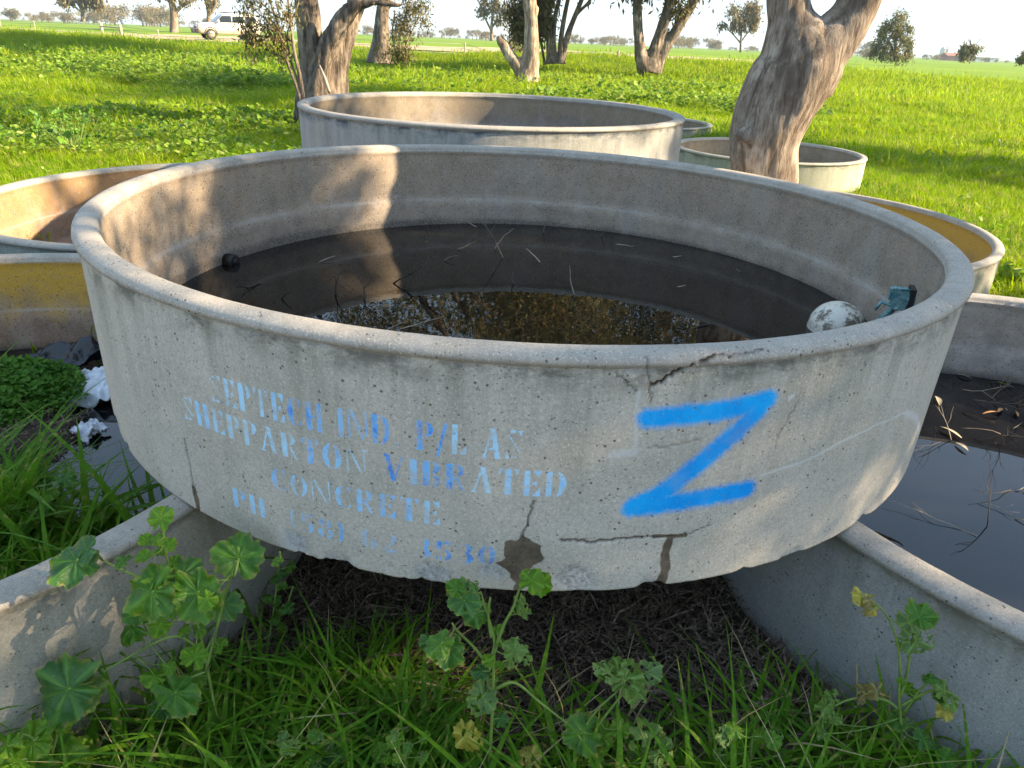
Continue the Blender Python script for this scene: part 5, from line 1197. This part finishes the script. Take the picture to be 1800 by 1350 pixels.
def plant(name, label, cat, Y, base, stems, leaves, seed, group=None, sw=.0042):
    rg = random.Random(seed); bp, _ = point_at(*base, Y); bp = Vector((bp.x, bp.y, .0)); e = empty(name, bp, 0, label, cat, group); b = MB(); sp = []
    for st_ in stems:
        pts = spline([bp if i == 0 and st_[0] is None else point_at(q_[0], q_[1], Y)[0] for i, q_ in enumerate(st_)], 5); sp += pts
        b.tube([p-bp for p in pts], [sw*(1-.55*i/len(pts)) for i in range(len(pts))], 7)
    for L_ in leaves:
        px, py, spx, kind, ang, v = L_[:6]; face = L_[6] if len(L_) > 6 else .45; dY = L_[7] if len(L_) > 7 else rg.uniform(-.04, .03)
        p, dep = point_at(px, py, Y+dY); r_ = spx*dep/F_PX*.97; u = rtv*math.cos(R(ang)) + upv*math.sin(R(ang))
        nrm = (-fwv*face + Vector((0, 0, 1))*(1-face) + Vector((rg.uniform(-1, 1), rg.uniform(-1, 1), rg.uniform(-.5, .5)))*.28).normalized()
        x_ = (u - nrm*u.dot(nrm)).normalized(); y_ = nrm.cross(x_); ctr = p - x_*r_*.15
        o = bpy.data.objects.new('leaf', leaf_var(kind, v)); COL.objects.link(o); o.parent = e
        m_ = Matrix((( x_.x, y_.x, nrm.x, 0), (x_.y, y_.y, nrm.y, 0), (x_.z, y_.z, nrm.z, 0), (0, 0, 0, 1))); o.matrix_local = Matrix.Translation(ctr-bp) @ m_ @ Matrix.Diagonal((r_*rg.uniform(.88, 1.12), r_*rg.uniform(.82, 1.12), r_*rg.uniform(.7, 1.5), 1))
        s0 = min(sp, key=lambda q_: (q_-ctr).length + (.3 if q_.z > ctr.z+.05 else 0)); md = (s0+ctr)/2 + Vector((0, 0, -.12*(s0-ctr).length)) - x_*r_*.3
        b.tube([q_-bp for q_ in spline([s0, md, ctr], 4)], [.0024*max(.6, min(1.4, r_/.045))]*9, 6)
    b.obj('stem', M['stem'], e); return e
mb, my, me_, md_, mm = 'mallow_bright', 'mallow_yellow', 'mallow_eaten', 'mallow_dry', 'mallow'
plant('mallow_plant', 'large mallow weed with broad crinkled leaves against the lower left trough', 'weed', 1.25, (400, 1345), [[None, (375, 1230), (360, 1150), (345, 1090), (300, 1010), (287, 930), (287, 912)], [(360, 1150), (310, 1118), (235, 1150), (160, 1195)], [(320, 1040), (245, 1015), (180, 985)], [(362, 1180), (385, 1090), (400, 1030), (415, 985)], [(385, 1260), (420, 1290), (470, 1320)]],
 [(128, 990, 46, mm, 235, 1, .5), (150, 968, 26, mm, 200, 0), (283, 908, 27, mb, 90, 2), (255, 948, 15, mb, 150, 0), (275, 948, 14, mb, 90, 3), (298, 955, 14, mb, 60, 1), (254, 980, 16, mb, 200, 4), (308, 990, 15, mb, 10, 0), (213, 983, 18, mm, 150, 3), (282, 965, 13, mb, 270, 5),
  (262, 1045, 48, mm, 215, 1, .6, -.08), (275, 1010, 26, mb, 100, 2, .4, -.05), (350, 1048, 46, mm, 290, 4, .6, -.06), (325, 1012, 36, mm, 340, 0, .3), (365, 1055, 20, mb, 300, 5, .4, -.09), (420, 975, 46, mm, 85, 0, .7, .06), (395, 1065, 32, mm, 300, 2, .6, .03), (230, 1100, 34, mm, 180, 2, .6, .05), (240, 1075, 28, mm, 140, 0, .6, .05),
  (278, 1098, 26, mb, 200, 2, .7), (302, 1078, 12, mb, 90, 0), (322, 1105, 13, mb, 45, 3), (350, 1108, 18, mb, 300, 1, .6), (110, 1215, 62, mm, 200, 2, .7, -.02), (145, 1225, 38, me_, 300, 0, .6, -.04), (344, 1152, 26, mb, 80, 0, .75, -.08), (345, 1190, 20, mb, 250, 3), (386, 1133, 14, mb, 60, 1), (268, 1188, 22, mb, 190, 3, .5), (298, 1175, 14, mb, 300, 4),
  (312, 1222, 44, mm, 315, 1, .35, -.06), (282, 1250, 22, mm, 240, 0, .4), (335, 1200, 18, mb, 340, 2), (362, 1300, 26, me_, 250, 4), (310, 1310, 24, mm, 200, 2), (300, 1165, 12, mb, 100, 1)], 1)
plant('mallow_plant', 'sunlit yellow green mallow clump in the bottom left corner', 'weed', 1.18, (90, 1400), [[None, (85, 1340), (60, 1300), (40, 1290)], [(85, 1340), (100, 1290), (90, 1262)], [(90, 1345), (130, 1320), (160, 1335)]],
 [(52, 1308, 36, mb, 220, 1, .5), (88, 1272, 22, mb, 70, 4), (110, 1268, 20, mb, 30, 5), (66, 1300, 24, mb, 260, 3), (105, 1325, 40, mb, 300, 2, .5), (145, 1322, 24, mb, 20, 0), (30, 1335, 34, mb, 180, 4), (10, 1310, 26, mb, 150, 2), (170, 1340, 20, my, 320, 1), (205, 1330, 26, mb, 40, 3), (60, 1345, 30, mb, 280, 0), (240, 1320, 20, mm, 90, 2)], 2)
plant('mallow_plant', 'curled mallow weed standing in front of the damp stain of the lettered trough', 'weed', 1.16, (860, 1330), [[None, (866, 1240), (868, 1170), (868, 1120), (852, 1065), (845, 1040)], [(868, 1150), (885, 1100), (902, 1068), (915, 1030), (930, 1005)], [(862, 1175), (835, 1140), (805, 1110), (795, 1095)], [(872, 1210), (905, 1200), (950, 1235), (1005, 1278)], [(864, 1120), (858, 1080), (862, 1050)]],
 [(815, 1050, 34, mm, 100, 1, .6, -.04), (800, 1035, 18, mm, 140, 4, .5), (838, 1080, 26, mm, 330, 2, .6), (772, 1135, 28, mm, 225, 3, .5, -.04), (788, 1145, 30, mm, 260, 4, .7, -.03), (752, 1128, 18, mm, 200, 5, .5), (832, 1030, 14, me_, 120, 5), (936, 1018, 24, mb, 60, 3, .6), (955, 1025, 20, mb, 330, 5, .6), (912, 1060, 18, me_, 280, 5), (923, 1075, 13, me_, 330, 3), (874, 1108, 12, mb, 90, 5, .7), (856, 1070, 8, mb, 80, 3),
  (905, 1140, 24, me_, 80, 3, .6), (898, 1160, 16, me_, 250, 1), (925, 1152, 15, me_, 0, 5), (858, 1160, 15, mb, 90, 2, .7, -.05), (879, 1128, 10, mb, 20, 0), (845, 1180, 22, mm, 180, 1), (858, 1198, 18, me_, 320, 2), (846, 1230, 32, me_, 250, 0, .6), (880, 1265, 16, mm, 300, 2), (820, 1295, 28, my, 280, 2, .5), (878, 1170, 10, mb, 330, 4)], 3)
plant('mallow_plant', 'insect eaten mallow weed low in front of the dark soil', 'weed', 1.20, (990, 1400), [[None, (1010, 1320), (1040, 1260), (1085, 1215)], [(1015, 1330), (1055, 1270), (1098, 1215)], [(1010, 1350), (1080, 1335), (1160, 1330)]],
 [(1100, 1190, 40, me_, 70, 2, .6), (1140, 1180, 30, me_, 20, 4, .6), (1068, 1180, 26, me_, 150, 1, .5), (1120, 1215, 26, me_, 300, 3, .5), (1085, 1170, 16, me_, 110, 5), (1022, 1290, 36, mm, 200, 0, .6), (1060, 1290, 26, mb, 60, 2), (1090, 1280, 18, mb, 30, 4), (1045, 1320, 22, mb, 300, 1), (1140, 1300, 36, me_, 100, 2, .7), (1165, 1325, 26, me_, 330, 0), (1200, 1332, 22, mm, 310, 1), (1120, 1335, 22, me_, 270, 3), (930, 1328, 28, my, 110, 2, .6), (945, 1345, 22, my, 330, 5)], 4)
plant('mallow_plant', 'spindly mallow weed with withered leaves against the lower right trough', 'weed', 1.25, (1590, 1370), [[None, (1585, 1290), (1580, 1225), (1582, 1170), (1575, 1120), (1560, 1085), (1545, 1065)], [(1583, 1225), (1595, 1180), (1600, 1145), (1606, 1112)], [(1578, 1245), (1555, 1230), (1520, 1225), (1485, 1232), (1462, 1245)], [(1585, 1240), (1620, 1220), (1655, 1212), (1690, 1230)], [(1590, 1250), (1615, 1215), (1635, 1198)]],
 [(1512, 1048, 16, my, 160, 5, .6), (1528, 1055, 17, md_, 200, 3, .6), (1537, 1072, 14, my, 290, 5), (1520, 1075, 10, md_, 230, 4), (1618, 1082, 28, mm, 60, 4, .7), (1598, 1090, 20, me_, 120, 3, .6), (1612, 1130, 30, me_, 290, 2, .7), (1595, 1128, 22, me_, 220, 1, .6), (1635, 1192, 13, mm, 80, 5), (1595, 1208, 15, mb, 90, 2, .7), (1584, 1200, 10, mb, 130, 4), (1608, 1222, 12, mb, 320, 0), (1540, 1212, 17, md_, 110, 5, .7), (1520, 1215, 14, md_, 200, 3), (1512, 1225, 10, md_, 250, 5), (1555, 1222, 10, md_, 330, 1),
  (1460, 1225, 16, me_, 120, 5, .6), (1450, 1245, 17, me_, 250, 3), (1446, 1270, 15, me_, 265, 5), (1448, 1292, 13, me_, 270, 3), (1470, 1262, 12, me_, 300, 1), (1660, 1212, 20, me_, 60, 3, .6), (1675, 1235, 18, me_, 280, 5), (1662, 1250, 16, my, 270, 3), (1650, 1225, 12, mm, 180, 0), (1580, 1265, 20, mm, 200, 2, .6), (1572, 1290, 22, me_, 260, 3), (1598, 1275, 14, me_, 330, 1), (1622, 1300, 18, mm, 20, 0, .5), (1612, 1318, 9, mm, 200, 0), (1600, 1335, 9, mm, 200, 1), (1665, 1335, 22, mm, 350, 0, .5), (1640, 1310, 9, mm, 0, 2)], 5)
# dark upright herb against the wall, and small ones
rgh = random.Random(12)
hl = [(488+rgh.uniform(-22, 22), 985+12*i+rgh.uniform(-5, 5), rgh.uniform(7, 13), rgh.choice((mm, mm, mm, mb)), rgh.uniform(0, 360), i % 6, .5) for i in range(22)]
plant('herb_plant', 'dark upright small leaved herb in shade under the lettered trough', 'weed', 1.62, (470, 1215), [[None, (470, 1150), (480, 1080), (490, 1000), (492, 970)], [(475, 1120), (455, 1085), (450, 1060)], [(478, 1100), (505, 1060), (515, 1030)]], hl, 6)
for k, (px, py, n_, Yk, lb) in enumerate([(540, 1330, 14, 1.15, 'small round leaved mallow seedling at the bottom edge left of centre'), (700, 1330, 9, 1.12, 'small mallow seedling hidden in the grass at the bottom edge near centre'), (1320, 1320, 10, 1.2, 'small mallow seedling in grass left of the spindly weed'), (70, 880, 7, 1.9, 'small herb on the soil island in the lower left trough')]):
    plant('mallow_seedling', lb, 'weed', Yk, (px, py+40), [[None, (px, py), (px+rgh.uniform(-10, 10), py-25)]], [(px+rgh.uniform(-60, 60), py+rgh.uniform(-40, 20), rgh.uniform(9, 20), rgh.choice((mm, mb, me_)), rgh.uniform(0, 360), i % 6, .4) for i in range(n_)], 20+k)
# mid distance mallow clumps in the left meadow
def stand(px, py, spread, h, n_, label, seed, mats=(mb, mb, mm)):
    rg2 = random.Random(seed); p0 = at_z(px, py, .0); Y = p0.y; e = empty('mallow_plant', (p0.x, Y, 0), 0, label, 'weed'); b = MB()
    for i in range(n_):
        c_ = Vector((rg2.gauss(0, spread), rg2.gauss(0, spread*.8), h*rg2.uniform(.25, 1))); r_ = rg2.uniform(.030, .062); o = bpy.data.objects.new('leaf', leaf_var(rg2.choice(mats), rg2.randrange(6))); COL.objects.link(o); o.parent = e
        o.location = c_; o.rotation_euler = (rg2.uniform(-.9, .9), rg2.uniform(-.9, .9), rg2.uniform(0, 6.28)); o.scale = (r_,)*3; b.tube([(c_.x*.25, c_.y*.25, 0), (c_.x*.7, c_.y*.7, c_.z*.6), tuple(c_)], .003, 4, cap=False)
    b.obj('stem', M['stem'], e)
stand(128, 268, .28, .62, 60, 'tall sunlit mallow stand at the left in the shaded meadow', 41)
stand(60, 258, .30, .30, 34, 'low mallow patch above the far rim of the orange brown trough', 42)
stand(270, 250, .35, .34, 34, 'dark leaved mallow patch left of the high bluish trough', 43, (mm, mm, mb))
stand(400, 240, .35, .30, 30, 'mallow patch in the grass nearest the high bluish trough', 44, (mm, mb))
stand(1490, 225, .12, .30, 7, 'pale mallow sprig in grass right of the leaning trunk', 45, (me_, my))
stand(1640, 300, .16, .34, 9, 'pale mallow sprigs in the shade band at the right', 46, (me_, mb))
stand(1770, 270, .12, .26, 6, 'pale mallow sprig close to the right edge of the shaded grass', 47, (me_,))
stand(1440, 232, .10, .2, 5, 'tiny pale mallow sprig just right of the leaning trunk', 48, (me_,))
for i, (px, py, wv_) in enumerate(((560, 190, .8),)):
    b = MB(); p0 = at_y(579, 160, 13.2); b.tube([at_y(579, 162, 13.0)-p0, at_y(572, 140, 13.2)-p0, at_y(560, 112, 13.6)-p0], [.03, .026, .018], 6); o = b.obj('fallen_branch', M['twig_pale'], None, loc=p0); tag(o, 'bleached broken branch leaning on the twin stemmed gum', 'branch')

# ------------------------------------------------------------------ air
HZ = MB(); HZ.box(-900, -12, -2.0, 900, 760, 40)
hm = bpy.data.materials.new('air'); hm.use_nodes = True; hn = hm.node_tree; hn.nodes.remove(hn.nodes['Principled BSDF']); pv = hn.nodes.new('ShaderNodeVolumePrincipled')
pv.inputs['Color'].default_value = (.55, .74, 1, 1); pv.inputs['Density'].default_value = .00022; pv.inputs['Anisotropy'].default_value = .0; hn.links.new(pv.outputs[0], hn.nodes['Material Output'].inputs['Volume'])
ho = HZ.obj('haze', hm, smooth=False); tag(ho, kind='stuff')
